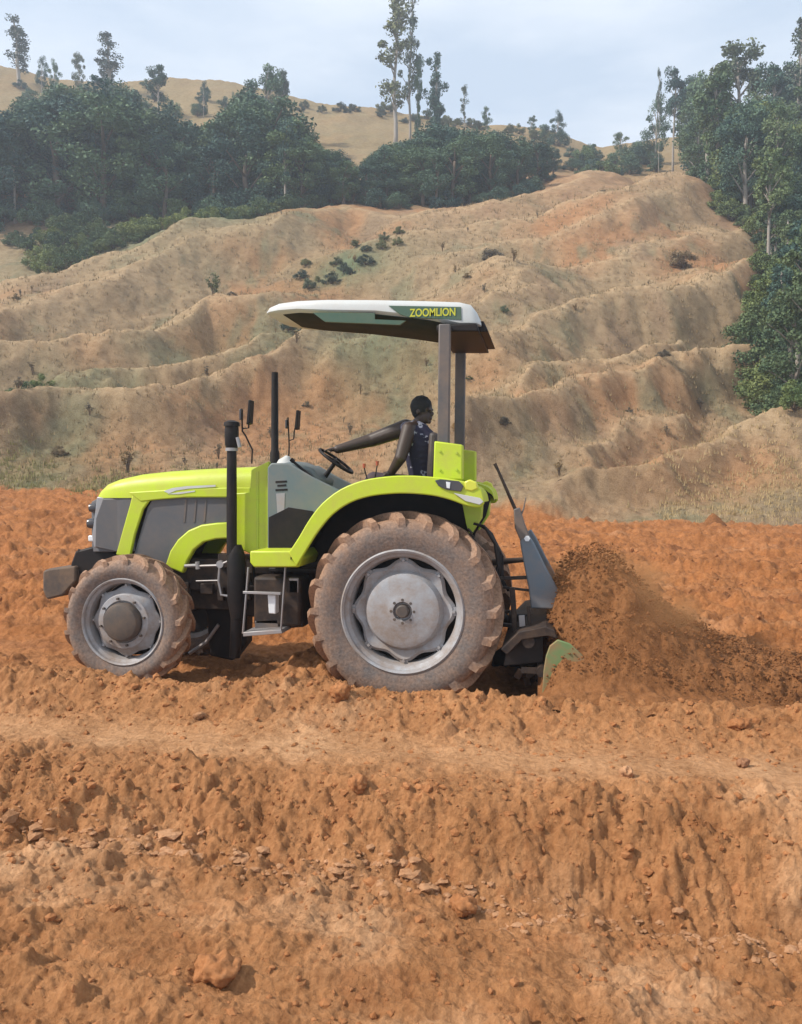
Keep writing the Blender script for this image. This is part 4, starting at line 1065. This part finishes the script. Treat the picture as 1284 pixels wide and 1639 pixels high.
for px_, py_, r_, mt, lb in BIG:
    x, y, z = on_ground(px_, py_)
    o = clods(np.array([[0, 0, 0.0]]), np.array([r_]), 'dirt_clod', mt, flat=.8); o.location = (x, y, z + r_ * .35)
    for p in o.data.polygons: p.use_smooth = True
    md = o.modifiers.new('s', 'SUBSURF'); md.levels = 2; md.render_levels = 2
    tx = bpy.data.textures.new('clod_noise', 'CLOUDS'); tx.noise_scale = r_ * .5
    dm = o.modifiers.new('d', 'DISPLACE'); dm.texture = tx; dm.strength = r_ * .8
    tag(o, lb, 'dirt clod')
# cone-shaped mounds on the far edge of the field
for px_, py_, r_, lb in ((1142, 852, .42, 'pointed dark red soil mound on the far right edge of the field'), (940, 850, .34, 'low red soil mound on the far field edge right of the tractor')):
    u_, d_ = (px_ - 642) / FPX * 25.6, 25.6; x, y = xy(u_, d_)
    m = MB(); secs = []
    for t in np.linspace(0, 1, 9):
        rr = r_ * (1 - t) ** .8 + .02
        secs.append([(rr * (1 + .18 * math.sin(3 * a + t * 4) + .1 * math.sin(7 * a)) * math.cos(a) * 1.2, rr * math.sin(a), -.25 + t * r_ * 1.5) for a in np.linspace(0, 2 * math.pi, 24, endpoint=False)])
    m.loft(secs); o = m.build('soil_mound', 'spray', None, smooth=60); o.location = (x, y, Hs(x, y)); tag(o, lb, 'soil mound')
# ------------------------------------------------------------------ vegetation
def leaves(centers, spread, per, size, rng, flat=.8, droop=0.0):
    """clouds of small leaf-sized faces round each twig centre"""
    C_ = np.repeat(np.asarray(centers), per, 0); n = len(C_)
    sp = np.repeat(np.asarray(spread) if hasattr(spread, '__len__') else np.full(len(centers), spread), per)[:, None]
    off = rng.randn(n, 3); off /= np.linalg.norm(off, axis=1, keepdims=True); off *= (rng.rand(n, 1) ** .45)
    p = C_ + off * sp * np.array([1, 1, flat])
    a = rng.randn(n, 3) + off * .8; a /= np.linalg.norm(a, axis=1, keepdims=True)
    b = rng.randn(n, 3); b -= a * (a * b).sum(1, keepdims=True); b /= np.linalg.norm(b, axis=1, keepdims=True); c = np.cross(a, b)
    s = size * rng.uniform(.6, 1.35, (n, 1)); b = b * s; c = c * s * .6
    vs = np.stack([p - b, p + c * .9, p + b, p - c], 1).reshape(-1, 3)
    fs = np.arange(n * 4).reshape(-1, 4)
    me = bpy.data.meshes.new('crown'); me.from_pydata(vs.tolist(), [], fs.tolist()); me.update()
    return me
def tree_proto(kind, seed, leafmat, barkmat):
    """returns (trunk mesh, crown mesh) for a tree about 10 units tall with its foot at 0"""
    rng = np.random.RandomState(seed); cs, sp = [], []
    tb_ = MB(); lean = rng.uniform(-.5, .5, 2)
    def tp(t): return Vector((lean[0] * t * t, lean[1] * t * t, 10 * t))
    if kind == 'broad':
        top = .72; tb_.tube([tp(t) + Vector((.12 * math.sin(t * 9), 0, 0)) for t in np.linspace(0, top, 7)], np.linspace(.26, .12, 7), 7)
        for k in range(30):
            a = rng.rand() * 6.28; h = rng.uniform(.22, .98); wmax = 2.9 * math.sin(math.pi * min(1, (h - .08) / .98)) ** .7
            r = wmax * rng.uniform(.35, 1.0); p = tp(h) + Vector((r * math.cos(a), r * math.sin(a), rng.uniform(-.3, .3)))
            cs.append(p); sp.append(rng.uniform(.65, 1.25))
            if k % 3 == 0: s_ = tp(max(.15, h - .22)); tb_.tube([s_, s_.lerp(p, .6) + Vector((0, 0, .1)), p], [.10, .06, .03], 5)
        per, size = 210, .135
    elif kind == 'tall':          # long bare pole with the crown high up
        tb_.tube([tp(t) for t in np.linspace(0, .9, 8)], np.linspace(.17, .06, 8), 7)
        for k in range(17):
            a = rng.rand() * 6.28; h = rng.uniform(.62, 1.0); r = 1.7 * (1.15 - h) ** .3 * rng.uniform(.2, 1.0)
            p = tp(h) + Vector((r * math.cos(a), r * math.sin(a), 0)); cs.append(p); sp.append(rng.uniform(.45, .9))
            s_ = tp(max(.4, h - .12)); tb_.tube([s_, p], [.05, .02], 5)
        for k in range(3):
            a = rng.rand() * 6.28; h = rng.uniform(.3, .6); p = tp(h) + Vector((.6 * math.cos(a), .6 * math.sin(a), .1)); cs.append(p); sp.append(.4); tb_.tube([tp(h - .05), p], [.04, .02], 5)
        per, size = 170, .125
    elif kind == 'sparse':        # emergent with tufts and sky between
        tb_.tube([tp(t) + Vector((.1 * math.sin(t * 11), 0, 0)) for t in np.linspace(0, .97, 10)], np.linspace(.15, .035, 10), 6)
        for k in range(26):
            a = rng.rand() * 6.28; h = rng.uniform(.34, 1.0); r = rng.uniform(.2, 1.7) * (1.2 - h * .8)
            p = tp(h) + Vector((r * math.cos(a), r * .6 * math.sin(a), .15)); cs.append(p); sp.append(rng.uniform(.28, .70))
            s_ = tp(h - .07); tb_.tube([s_, s_.lerp(p, .5) + Vector((0, 0, -.05)), p], [.05, .035, .015], 5)
        per, size = 80, .11
    elif kind == 'column':        # vine-hung column
        tb_.tube([tp(t) for t in np.linspace(0, .9, 8)], np.linspace(.28, .10, 8), 7)
        for k in range(46):
            a = rng.rand() * 6.28; h = rng.uniform(.06, 1.0); r = (1.25 if h > .62 else .6) * rng.uniform(.2, 1) * (1 + .3 * math.sin(h * 14))
            cs.append(tp(h) + Vector((r * math.cos(a), r * math.sin(a), 0))); sp.append(rng.uniform(.4, .75))
        per, size = 140, .125
    elif kind == 'bush':
        tb_.tube([(0, 0, -.5), (0, 0, 3)], [.3, .15], 6)
        for k in range(26):
            a = rng.rand() * 6.28; r = 4.6 * rng.rand() ** .6; hmax = 7.5 * math.sqrt(max(0, 1 - (r / 5.4) ** 2))
            h = hmax * rng.uniform(.25, 1.0); cs.append(Vector((r * math.cos(a), r * math.sin(a), h))); sp.append(rng.uniform(1.0, 1.9))
            if k % 2: tb_.tube([(0, 0, .5), cs[-1]], [.14, .05], 5)
        per, size = 170, .26
    elif kind == 'twig':          # thin dry upright shrub
        for k in range(9):
            a = rng.rand() * 6.28; r = rng.uniform(.3, 2.6); h = rng.uniform(4, 10)
            p = Vector((r * math.cos(a), r * math.sin(a), h)); mid = Vector((p.x * .35, p.y * .35, h * .55))
            tb_.tube([(0, 0, -.4), mid, p], [.20, .13, .05], 5); cs += [p, mid.lerp(p, .5)]; sp += [.9, .8]
        per, size = 26, .32
    cm = leaves(cs, sp, per, size, rng)
    cm.materials.append(M[leafmat])
    tm = tb_.mesh('trunk'); tm.materials.append(M[barkmat])
    for p in tm.polygons: p.use_smooth = True
    return tm, cm
PROTO = {}
def proto(kind, v, leaf, bark):
    k = (kind, v, leaf, bark)
    if k not in PROTO: PROTO[k] = tree_proto(kind, 100 + v * 13 + hash_s(kind), leaf, bark)
    return PROTO[k]
def hash_s(s): return sum(ord(c) * (i + 3) for i, c in enumerate(s)) % 97
def plant(name, kind, v, leaf, bark, u, d, h, label, cat, group=None, wid=1.0, rot=None, zoff=-.15):
    x, y = xy(u, d)
    tm, cm = proto(kind, v, leaf, bark)
    r = empty(name, (x, y, Hs(x, y) + zoff * h / 10), rng_p.uniform(0, 6.28) if rot is None else rot)
    r.scale = (h / 10 * wid, h / 10 * wid, h / 10)
    t = bpy.data.objects.new('trunk' if kind not in ('bush', 'twig') else 'stem', tm); sc.collection.objects.link(t); t.parent = r
    c = bpy.data.objects.new('crown' if kind not in ('bush', 'twig') else 'foliage', cm); sc.collection.objects.link(c); c.parent = r
    tag(r, label, cat, group); return r
rng_p = random.Random(17)
def inside(poly, x, y):
    c = False; n = len(poly)
    for i in range(n):
        (x0, y0), (x1, y1) = poly[i], poly[i - 1]
        if (y0 > y) != (y1 > y) and x < (x1 - x0) * (y - y0) / (y1 - y0) + x0: c = not c
    return c
def fill(poly, n, fn, gap=0):
    xs = [p[0] for p in poly]; ys = [p[1] for p in poly]; got = []; tries = 0
    while len(got) < n and tries < n * 60:
        tries += 1
        x, y = rng_p.uniform(min(xs), max(xs)), rng_p.uniform(min(ys), max(ys))
        if not inside(poly, x, y): continue
        u, d = hill_at(x, y)
        if any((u - a) ** 2 + (d - b) ** 2 < gap * gap for a, b in got): continue
        got.append((u, d)); fn(x, y, u, d)
def bush(x, y, u, d, hr=(1.6, 3.2), lf='leaf_mid', lab='low green bush along the lower edge of the hillside forest', grp='bushes below the hillside forest'):
    plant('bush', 'bush', rng_p.randrange(3), lf, 'bark_dark', u, d, rng_p.uniform(*hr), lab, 'bush', grp, rng_p.uniform(.9, 1.4))
# dark forest band on the left and middle of the hill
FL = [(-140, 345), (0, 345), (250, 338), (420, 345), (560, 335), (700, 332), (800, 334), (890, 280), (905, 235), (860, 225), (740, 225), (640, 245), (600, 290), (540, 285), (480, 255), (400, 240), (280, 230), (180, 225), (90, 225), (0, 240), (-140, 225)]
TOPX = [-140, 0, 60, 130, 200, 250, 300, 350, 400, 440, 480, 540, 570, 600, 650, 700, 760, 860, 930]
TOPY = [190, 190, 165, 132, 142, 175, 205, 215, 152, 155, 228, 240, 275, 240, 222, 205, 212, 225, 255]
def pl(x, y, u, d):
    lim = np.interp(x, TOPX, TOPY) + abs(rng_p.gauss(0, 14)); zmax = CZ + tan_el(x, lim) * d; X_, Y_ = xy(u, d); room = zmax - Hs(X_, Y_)
    if room < 2.2: return
    k = rng_p.random(); v = rng_p.randrange(3)
    if x > 580: kind, h = 'broad', rng_p.uniform(5.5, 8.5)
    else: kind, h = ('broad', rng_p.uniform(8, 12.5)) if k < .9 else ('tall', rng_p.uniform(11, 15))
    if room < h:
        h = room
        if h < 7: kind = 'broad'
    plant('forest_tree', kind, v, 'leaf_dark', 'bark' if kind == 'tall' else 'bark_dark', u, d, h,
          'dark tree standing among many in the hillside forest band' if kind == 'broad' else 'slender pale-trunked tree among the dark hillside forest', 'tree',
          'dark trees of the hillside forest' if kind == 'broad' else 'slender pale-trunked trees in the hillside forest', rng_p.uniform(1.15, 1.6) if kind == 'broad' else .85)
fill(FL, 175, pl, 2.0)
fill([(430, 348), (730, 338), (800, 332), (800, 300), (720, 285), (430, 290)], 48, pl, 1.6)
fill([(-140, 350), (0, 350), (250, 342), (420, 348), (560, 340), (560, 322), (400, 328), (250, 322), (0, 328), (-140, 325)], 40, lambda x, y, u, d: bush(x, y, u, d, (2.2, 4.0), 'leaf_dark', 'dark bush filling the foot of the hillside forest', 'dark bushes at the foot of the hillside forest'), 1.2)
# right-hand forest
FR = [(1062, 262), (1090, 300), (1140, 352), (1215, 385), (1225, 470), (1215, 560), (1235, 640), (1262, 705), (1420, 700), (1420, 200), (1284, 200), (1180, 215), (1100, 225)]
def pr(x, y, u, d):
    k = rng_p.random(); v = rng_p.randrange(3)
    nearb = y > 400
    kind = 'broad' if k < (.55 if not nearb else .5) else ('tall' if k < .85 else 'column')
    h = {'broad': rng_p.uniform(7, 10), 'tall': rng_p.uniform(10, 14), 'column': rng_p.uniform(8, 11)}[kind] * (.68 if nearb else 1.0)
    nm = {'broad': 'leafy green tree in the forest on the right slope', 'tall': 'tall pale-trunked tree in the forest on the right slope', 'column': 'vine-hung narrow tree in the forest on the right slope'}[kind]
    plant('forest_tree', kind, v, 'leaf_mid' if rng_p.random() < .6 else 'leaf_dark', 'bark', u, d, h, nm, 'tree', nm.split(' in the')[0] + 's of the right forest', rng_p.uniform(.8, 1.1))
fill(FR, 140, pr, 1.4)
# undergrowth: rounded bushes below and between the trees
fill([(50, 352), (200, 345), (330, 350), (420, 355), (540, 345), (470, 385), (390, 385), (300, 392), (200, 400), (130, 415), (70, 430), (55, 400)], 60, lambda x, y, u, d: bush(x, y, u, d, (1.3, 2.6)), 1.1)
fill([(20, 360), (200, 350), (420, 358), (470, 372), (400, 382), (280, 388), (200, 380), (100, 392), (30, 380)], 30, lambda x, y, u, d: bush(x, y, u, d, (1.2, 2.2)), 1.0)
fill([(540, 335), (700, 320), (860, 300), (900, 262), (860, 330), (800, 338), (700, 345), (600, 350)], 16, lambda x, y, u, d: bush(x, y, u, d, (1.4, 2.6), 'leaf_dark'), 1.2)
fill([(1075, 290), (1150, 370), (1215, 400), (1210, 470), (1190, 560), (1225, 640), (1250, 712), (1284, 720), (1284, 560), (1240, 420), (1160, 340)], 95,
     lambda x, y, u, d: bush(x, y, u, d, (1.1, 2.8), 'leaf_mid', 'low green bush at the edge of the forest on the right slope', 'bushes at the edge of the right forest'), .8)
fill([(865, 205), (925, 238), (1050, 232), (1066, 262), (960, 272), (900, 262)], 22, lambda x, y, u, d: bush(x, y, u, d, (1.8, 3.4), 'leaf_dark', 'dark rounded bush in the notch below the skyline', 'dark bushes in the skyline notch'), 1.6)
fill([(560, 300), (700, 300), (880, 262), (900, 240), (800, 225), (640, 245)], 26, lambda x, y, u, d: bush(x, y, u, d, (2.0, 3.6), 'leaf_mid', 'leafy green bush among the trees of the middle slope', 'green bushes of the middle slope'), 1.8)
# single trees on the skyline, one by one
def crest(px, py_top, py_foot, d, **k):
    u = (px - 642) / FPX * d; x, y = xy(u, d); zf = Hs(x, y); zt = CZ + tan_el(px, py_top) * d
    return u, d, max(2.0, zt - zf)
SK = [('sparse', 0, 38, 28, 140, 'leaf_far', 'sparse tree on the skyline at the far left, crown leaning right', 2.0),
      ('sparse', 1, 182, 55, 140, 'leaf_far', 'airy round-crowned tree rising above the left hill crest', 2.0),
      ('broad', 1, 75, 92, 140, 'leaf_dark', 'small dark tree on the left skyline under the sparse one', .6),
      ('broad', 2, 95, 98, 139, 'leaf_dark', 'small dark tree right of its twin on the left skyline', .6),
      ('broad', 0, 134, 88, 141, 'leaf_far', 'little tree between the twin dark trees and the airy round one', .6),
      ('tall', 0, 258, 104, 118, 'leaf_dark', 'dense narrow tree with a long white trunk on the left hill', 1.1),
      ('broad', 1, 330, 132, 128, 'leaf_dark', 'lone small tree on the yellow hilltop clearing', .5),
      ('broad', 2, 378, 150, 126, 'leaf_dark', 'second lone small tree on the hilltop clearing, lower down', .45),
      ('broad', 0, 425, 114, 112, 'leaf_dark', 'large rounded tree standing over the middle of the forest band', .9),
      ('tall', 2, 455, 114, 120, 'leaf_far', 'slim tree just right of the large rounded one on the crest', .8),
      ('sparse', 2, 632, 2, 118, 'leaf_far', 'tallest tree in the picture, sparse tufts against the sky', 1.15),
      ('sparse', 4, 655, -14, 121, 'leaf_far', 'thin sparse tree just behind the tallest one, top out of the frame', .6),
      ('column', 1, 698, 88, 118, 'leaf_dark', 'vine-hung column-shaped tree right of the tallest tree', .85),
      ('column', 2, 668, 96, 119, 'leaf_dark', 'slim vine-hung tree between the tallest tree and the column-shaped one', .4),
      ('sparse', 3, 742, 140, 128, 'leaf_far', 'small sparse tree leaning over the crest right of the column tree', .7),
      ('broad', 1, 778, 172, 140, 'leaf_dark', 'small round tree on the crest in the middle', .8),
      ('broad', 2, 890, 180, 139, 'leaf_dark', 'dark rounded tree at the right end of the middle crest', .9),
      ('broad', 0, 848, 186, 141, 'leaf_dark', 'low dark tree left of the one ending the middle crest', .9),
      ('broad', 0, 990, 212, 135, 'leaf_dark', 'low spreading tree in the notch of the skyline', 1.2),
      ('broad', 1, 1045, 160, 120, 'leaf_dark', 'dark tree right of the skyline notch', .8),
      ('tall', 1, 1072, 106, 112, 'leaf_dark', 'tall tree with a tuft crown at the left end of the right forest', .7),
      ('sparse', 5, 1050, 108, 113, 'leaf_far', 'bare-looking thin tree at the left end of the right forest', .22),
      ('broad', 2, 1118, 120, 105, 'leaf_dark', 'dark broad tree in the upper left of the right forest', .8),
      ('tall', 0, 1180, 66, 100, 'leaf_far', 'high grey-green crown standing out over the right forest', 1.15),
      ('tall', 1, 1225, 100, 96, 'leaf_dark', 'tall tree to the right of the highest grey-green crown', 1.0),
      ('sparse', 1, 1268, 38, 92, 'leaf_far', 'feathery tree at the upper right corner', .9)]
for kind, v, px_, pt, d, lf, lb, wd in SK:
    u, d, h = crest(px_, pt, 0, d)
    plant('tree', kind, v, lf, 'bark', u, d, h, lb, 'tree', None, wd, zoff=-.05)
# low scrub along the crest
fill([(480, 156), (620, 164), (760, 190), (900, 205), (900, 214), (760, 199), (600, 174), (480, 166)], 26, lambda x, y, u, d: bush(x, y, u, d, (1.2, 2.4), 'leaf_far', 'small grey-green scrub on the bare hill crest', 'scrub on the hill crest'), 1.5)
fill([(0, 100), (100, 130), (280, 122), (400, 135), (470, 160), (460, 200), (200, 180), (0, 170)], 22, lambda x, y, u, d: bush(x, y, u, d, (1.5, 4), 'leaf_dark', 'small dark scrub on the yellow hilltop', 'scrub on the yellow hilltop'), 2.5)
# scattered shrubs on the bare slope
def shrub(x, y, u, d):
    if rng_p.random() < .55:
        plant('dry_shrub', 'twig', rng_p.randrange(4), 'leaf_dry', 'stem_dry', u, d, rng_p.uniform(.3, .8) * (.5 + d / 90), 'thin dry shrub scattered on the bare tan slope', 'shrub', 'dry shrubs on the bare slope', rng_p.uniform(.9, 1.4))
    else:
        plant('small_bush', 'bush', rng_p.randrange(3), 'leaf_dry' if rng_p.random() < .6 else 'leaf_far', 'bark_dark', u, d, rng_p.uniform(.25, .6) * (.5 + d / 80), 'squat dusty bush scattered on the bare tan slope', 'bush', 'squat bushes on the bare slope', rng_p.uniform(.9, 1.5))
fill([(0, 420), (150, 430), (420, 400), (540, 360), (700, 350), (880, 320), (980, 285), (1060, 290), (1130, 370), (1200, 410), (1190, 560), (1220, 690), (1000, 790), (760, 780), (400, 760), (150, 760), (0, 740), (-60, 600)], 64, shrub, 1.2)
for (px_, py_, h, lb, kind, lf) in ((345, 505, 1.9, 'tall dark shrub standing left of the tractor roof', 'twig', 'leaf_far'), (205, 762, 1.25, 'spindly dry weed just above the tractor nose', 'twig', 'leaf_dry'),
                                (248, 608, 1.0, 'dry brown bush on the slope above the hood', 'twig', 'leaf_dry'), (895, 790, .8, 'dark twisted twig bush on the slope behind the adjusting lever', 'twig', 'leaf_dry'),
                                (1090, 460, 1.6, 'dark shrub below the ridge line on the right', 'bush', 'leaf_dry'), (787, 465, 1.3, 'brown shrub just right of the tractor roof', 'bush', 'leaf_dry')):
    u, d = hill_at(px_, py_); plant('lone_shrub', kind, 3, lf, 'bark_dark', u, d, h * (.5 + d / 90), lb, 'shrub')
def gs(x, y, u, d): bush(x, y, u, d, (.5, 1.1), 'leaf_mid', 'small green bush in the hollow at the left edge of the slope', 'green bushes at the left edge of the slope')
fill([(-40, 660), (70, 650), (80, 690), (-40, 700)], 16, gs, .5)
def gs2(x, y, u, d): bush(x, y, u, d, (.6, 1.2), 'leaf_far', 'grey-green bush in the gully on the middle of the slope', 'grey-green bushes in the slope gullies')
fill([(380, 580), (470, 560), (600, 555), (600, 575), (470, 590), (390, 592)], 14, gs2, .6)
fill([(470, 450), (560, 440), (640, 430), (640, 445), (560, 465), (480, 472)], 14, gs2, .9)
# grass
def grass(name, polys, n, h0, h1, mat, label, dens_gap=None, blades=5):
    rng = np.random.RandomState(len(name) + n); vs = []; fs = []
    for poly, k in polys:
        xs = [p[0] for p in poly]; ys = [p[1] for p in poly]; pts = []
        while len(pts) < k:
            x, y = rng.uniform(min(xs), max(xs)), rng.uniform(min(ys), max(ys))
            if inside(poly, x, y): pts.append((x, y))
        for x, y in pts:
            u, d = hill_at(x, y); u += rng.randn() * .5; d += rng.randn() * .6; X_, Y_ = xy(u, d); pts_z = (X_, Y_); vs.append(pts_z)
    XY = np.array(vs); Z = H(XY[:, 0], XY[:, 1]); D = np.hypot(XY[:, 0] - CX, XY[:, 1] - CY)
    out = []; f = []
    for (x, y), z, dd in zip(XY, Z, D):
        s = .6 + dd / 70
        for b in range(blades):
            a = rng.rand() * 6.28; r = rng.rand() * .16 * s; h = rng.uniform(h0, h1) * s; w = .012 * s + .006 * dd / 30
            bx, by = x + r * math.cos(a), y + r * math.sin(a); t = rng.rand() * 6.28; lx, ly = rng.randn(2) * .25 * h
            i = len(out); out += [(bx - w * math.cos(t), by - w * math.sin(t), z - .03), (bx + w * math.cos(t), by + w * math.sin(t), z - .03), (bx + lx, by + ly, z + h)]; f.append((i, i + 1, i + 2))
    me = bpy.data.meshes.new(name); me.from_pydata(out, [], f); me.update(); o = link(name, me, mat); tag(o, label, 'grass', kind='stuff')
grass('meadow_grass', [([(1040, 800), (1120, 745), (1300, 720), (1420, 720), (1420, 842), (1040, 838)], 1300)], 1, .05, .18, 'grass', 'yellow-green grass growing on the lower right of the slope')
grass('verge_grass', [([(120, 800), (160, 770), (360, 762), (380, 792), (300, 798)], 700), ([(-60, 785), (-60, 755), (60, 755), (80, 782)], 300)], 2, .06, .20, 'grass_green', 'greenish grass along the field edge left of the tractor')
grass('slope_grass', [([(-60, 430), (150, 430), (420, 400), (700, 370), (880, 340), (1050, 300), (1130, 380), (1190, 420), (1180, 600), (1200, 700), (1000, 790), (600, 800), (-60, 770)], 12000)], 3, .05, .17, 'straw', 'short dry straw grass scattered over the bare slope', blades=4)
# ------------------------------------------------------------------ labels that point to one plant
ORD = ['first', 'second', 'third', 'fourth', 'fifth', 'sixth', 'seventh', 'eighth', 'ninth', 'tenth', 'eleventh', 'twelfth', 'thirteenth', 'fourteenth']
def seen(o):
    v = np.array(o.location) + np.array([0, 0, o.scale[2] * 4]) - CAM; f = v @ Fv
    return 642 + FPX * (v @ Rt) / f, 819.5 - FPX * (v @ Up) / f
def pick(v, cuts, names):
    for c, n in zip(cuts, names):
        if v < c: return n
    return names[-1]
COLS = ([434, 730, 980], ['left of the exhaust pipe', 'between exhaust pipe and canopy posts', 'right of the canopy posts', 'near the right forest'])
ROWS = ([470, 620], ['high on the slope', 'halfway up the slope', 'low on the slope'])
FCOL = ([140, 300, 430, 575, 720], ['at the far left', 'around the long white trunk', 'below the hilltop clearing', 'left of the tallest tree', 'below the tallest tree', 'right of the tallest tree'])
GR = {'dry shrubs on the bare slope': ('thin dry shrub', COLS, ROWS), 'squat bushes on the bare slope': ('squat dusty bush', COLS, ROWS),
      'scrub on the hill crest': ('grey-green crest scrub', ([760], ['left of the small leaning tree', 'right of the small leaning tree']), ([0], ['on the skyline'] * 2)),
      'scrub on the yellow hilltop': ('dark scrub', ([180, 330], ['at the far left', 'right of the airy skyline tree', 'near the hilltop clearing']), ([0], ['on the yellow hilltop'] * 2)),
      'dark bushes in the skyline notch': ('dark notch bush', ([975], ['left of the low notch tree', 'right of the low notch tree']), ([236], ['upper row', 'lower row'])),
      'green bushes at the left edge of the slope': ('small green hollow bush', ([25], ['at the left edge', 'nearer the tractor']), ([676], ['upper row', 'lower row'])),
      'grey-green bushes in the slope gullies': ('grey-green gully bush', ([440, 540], ['left of the exhaust pipe', 'under the roof front', 'under the roof middle']), ([500], ['above the roof', 'below the roof'])),
      'green bushes of the middle slope': ('leafy bush', ([720], ['below the tallest tree', 'right of the column tree']), ([255], ['upper row', 'lower row'])),
      'dark bushes at the foot of the hillside forest': ('forest foot bush', FCOL, ([0], ['in the front row'] * 2)),
      'bushes below the hillside forest': ('low green bush', ([90, 180, 270, 360, 450], ['at the far left', 'below the airy round tree', 'below the long white trunk', 'below the hilltop clearing', 'above the roof front', 'above the roof']), ([360, 385], ['back row below forest', 'middle row below forest', 'front row below forest'])),
      'bushes at the edge of the right forest': ('right forest edge bush', ([1180], ['on its inner side', 'by the picture edge']), ([330, 400, 470, 540, 610, 660], ['topmost part', 'upper part', 'upper middle part', 'middle part', 'lower middle part', 'lower part', 'lowest part']))}
for g, (base_, cols_, rows_) in GR.items():
    cells = {}
    for o in [o for o in sc.objects if o.get('group') == g]:
        x, y = seen(o); cells.setdefault((pick(x, *cols_), pick(y, *rows_)), []).append((x, o))
    for (c_, r_), lst in cells.items():
        lst.sort(key=lambda t: t[0])
        for k, (x, o) in enumerate(lst):
            if len(lst) == 1: o['label'] = f'only {base_} {r_}, {c_}'
            elif len(lst) <= 14: o['label'] = f'{base_}, {ORD[k]} from left {r_}, {c_}'
            else: o['label'] = f'{base_} {r_}, {c_}'
FROW = ([265, 315], ['back rows', 'middle rows', 'front rows'])
for g, base_, cols_, rows_ in (('dark trees of the hillside forest', 'dark bushy tree', FCOL, FROW), ('slender pale-trunked trees in the hillside forest', 'slender pale-trunked tree', FCOL, FROW),
                               ('leafy green trees of the right forest', 'leafy green tree', ([1130, 1210], ['by the bare slope', 'in the middle', 'by the picture edge']), ([230, 330, 450, 560], ['top', 'upper part', 'middle', 'lower part', 'foot'])),
                               ('tall pale-trunked trees of the right forest', 'tall pale-trunked tree', ([1130, 1210], ['by the bare slope', 'in the middle', 'by the picture edge']), ([230, 330, 450, 560], ['top', 'upper part', 'middle', 'lower part', 'foot'])),
                               ('vine-hung narrow trees of the right forest', 'vine-hung narrow tree', ([1130, 1210], ['by the bare slope', 'in the middle', 'by the picture edge']), ([230, 330, 450, 560], ['top', 'upper part', 'middle', 'lower part', 'foot']))):
    wood = 'hillside forest' if 'hillside' in g else 'right forest'; cells = {}
    for o in [o for o in sc.objects if o.get('group') == g]:
        x, y = seen(o); cells.setdefault((pick(x, *cols_), pick(y, *rows_)), []).append((x, o))
    for (c_, r_), lst in cells.items():
        lst.sort(key=lambda t: t[0])
        for k, (x, o) in enumerate(lst):
            o['label'] = (f'{base_}, {ORD[k]} from left, {r_}, {wood} {c_}' if 1 < len(lst) <= 8 else f'{base_}, {r_}, {wood} {c_}')
# ------------------------------------------------------------------ air
hz = MB(); zlo = -4.0; fx = [xy(-190, -6), xy(190, -6), xy(190, 200), xy(-190, 200)]
hz.add([(a, b, zlo) for a, b in fx] + [(a, b, 112.0) for a, b in fx], [(0, 3, 2, 1), (4, 5, 6, 7), (0, 1, 5, 4), (1, 2, 6, 5), (2, 3, 7, 6), (3, 0, 4, 7)])
hm = bpy.data.materials.new('haze'); hm.use_nodes = True; nt = hm.node_tree; nt.nodes.clear()
ho = nt.nodes.new('ShaderNodeOutputMaterial'); hv = nt.nodes.new('ShaderNodeVolumePrincipled')
hv.inputs['Color'].default_value = (.80, .88, 1.0, 1); hv.inputs['Density'].default_value = .0011; hv.inputs['Anisotropy'].default_value = .2
nt.links.new(hv.outputs[0], ho.inputs['Volume'])
o = hz.build('haze', hm, None); tag(o, 'thin bluish haze over the far hillside', 'haze', kind='stuff')
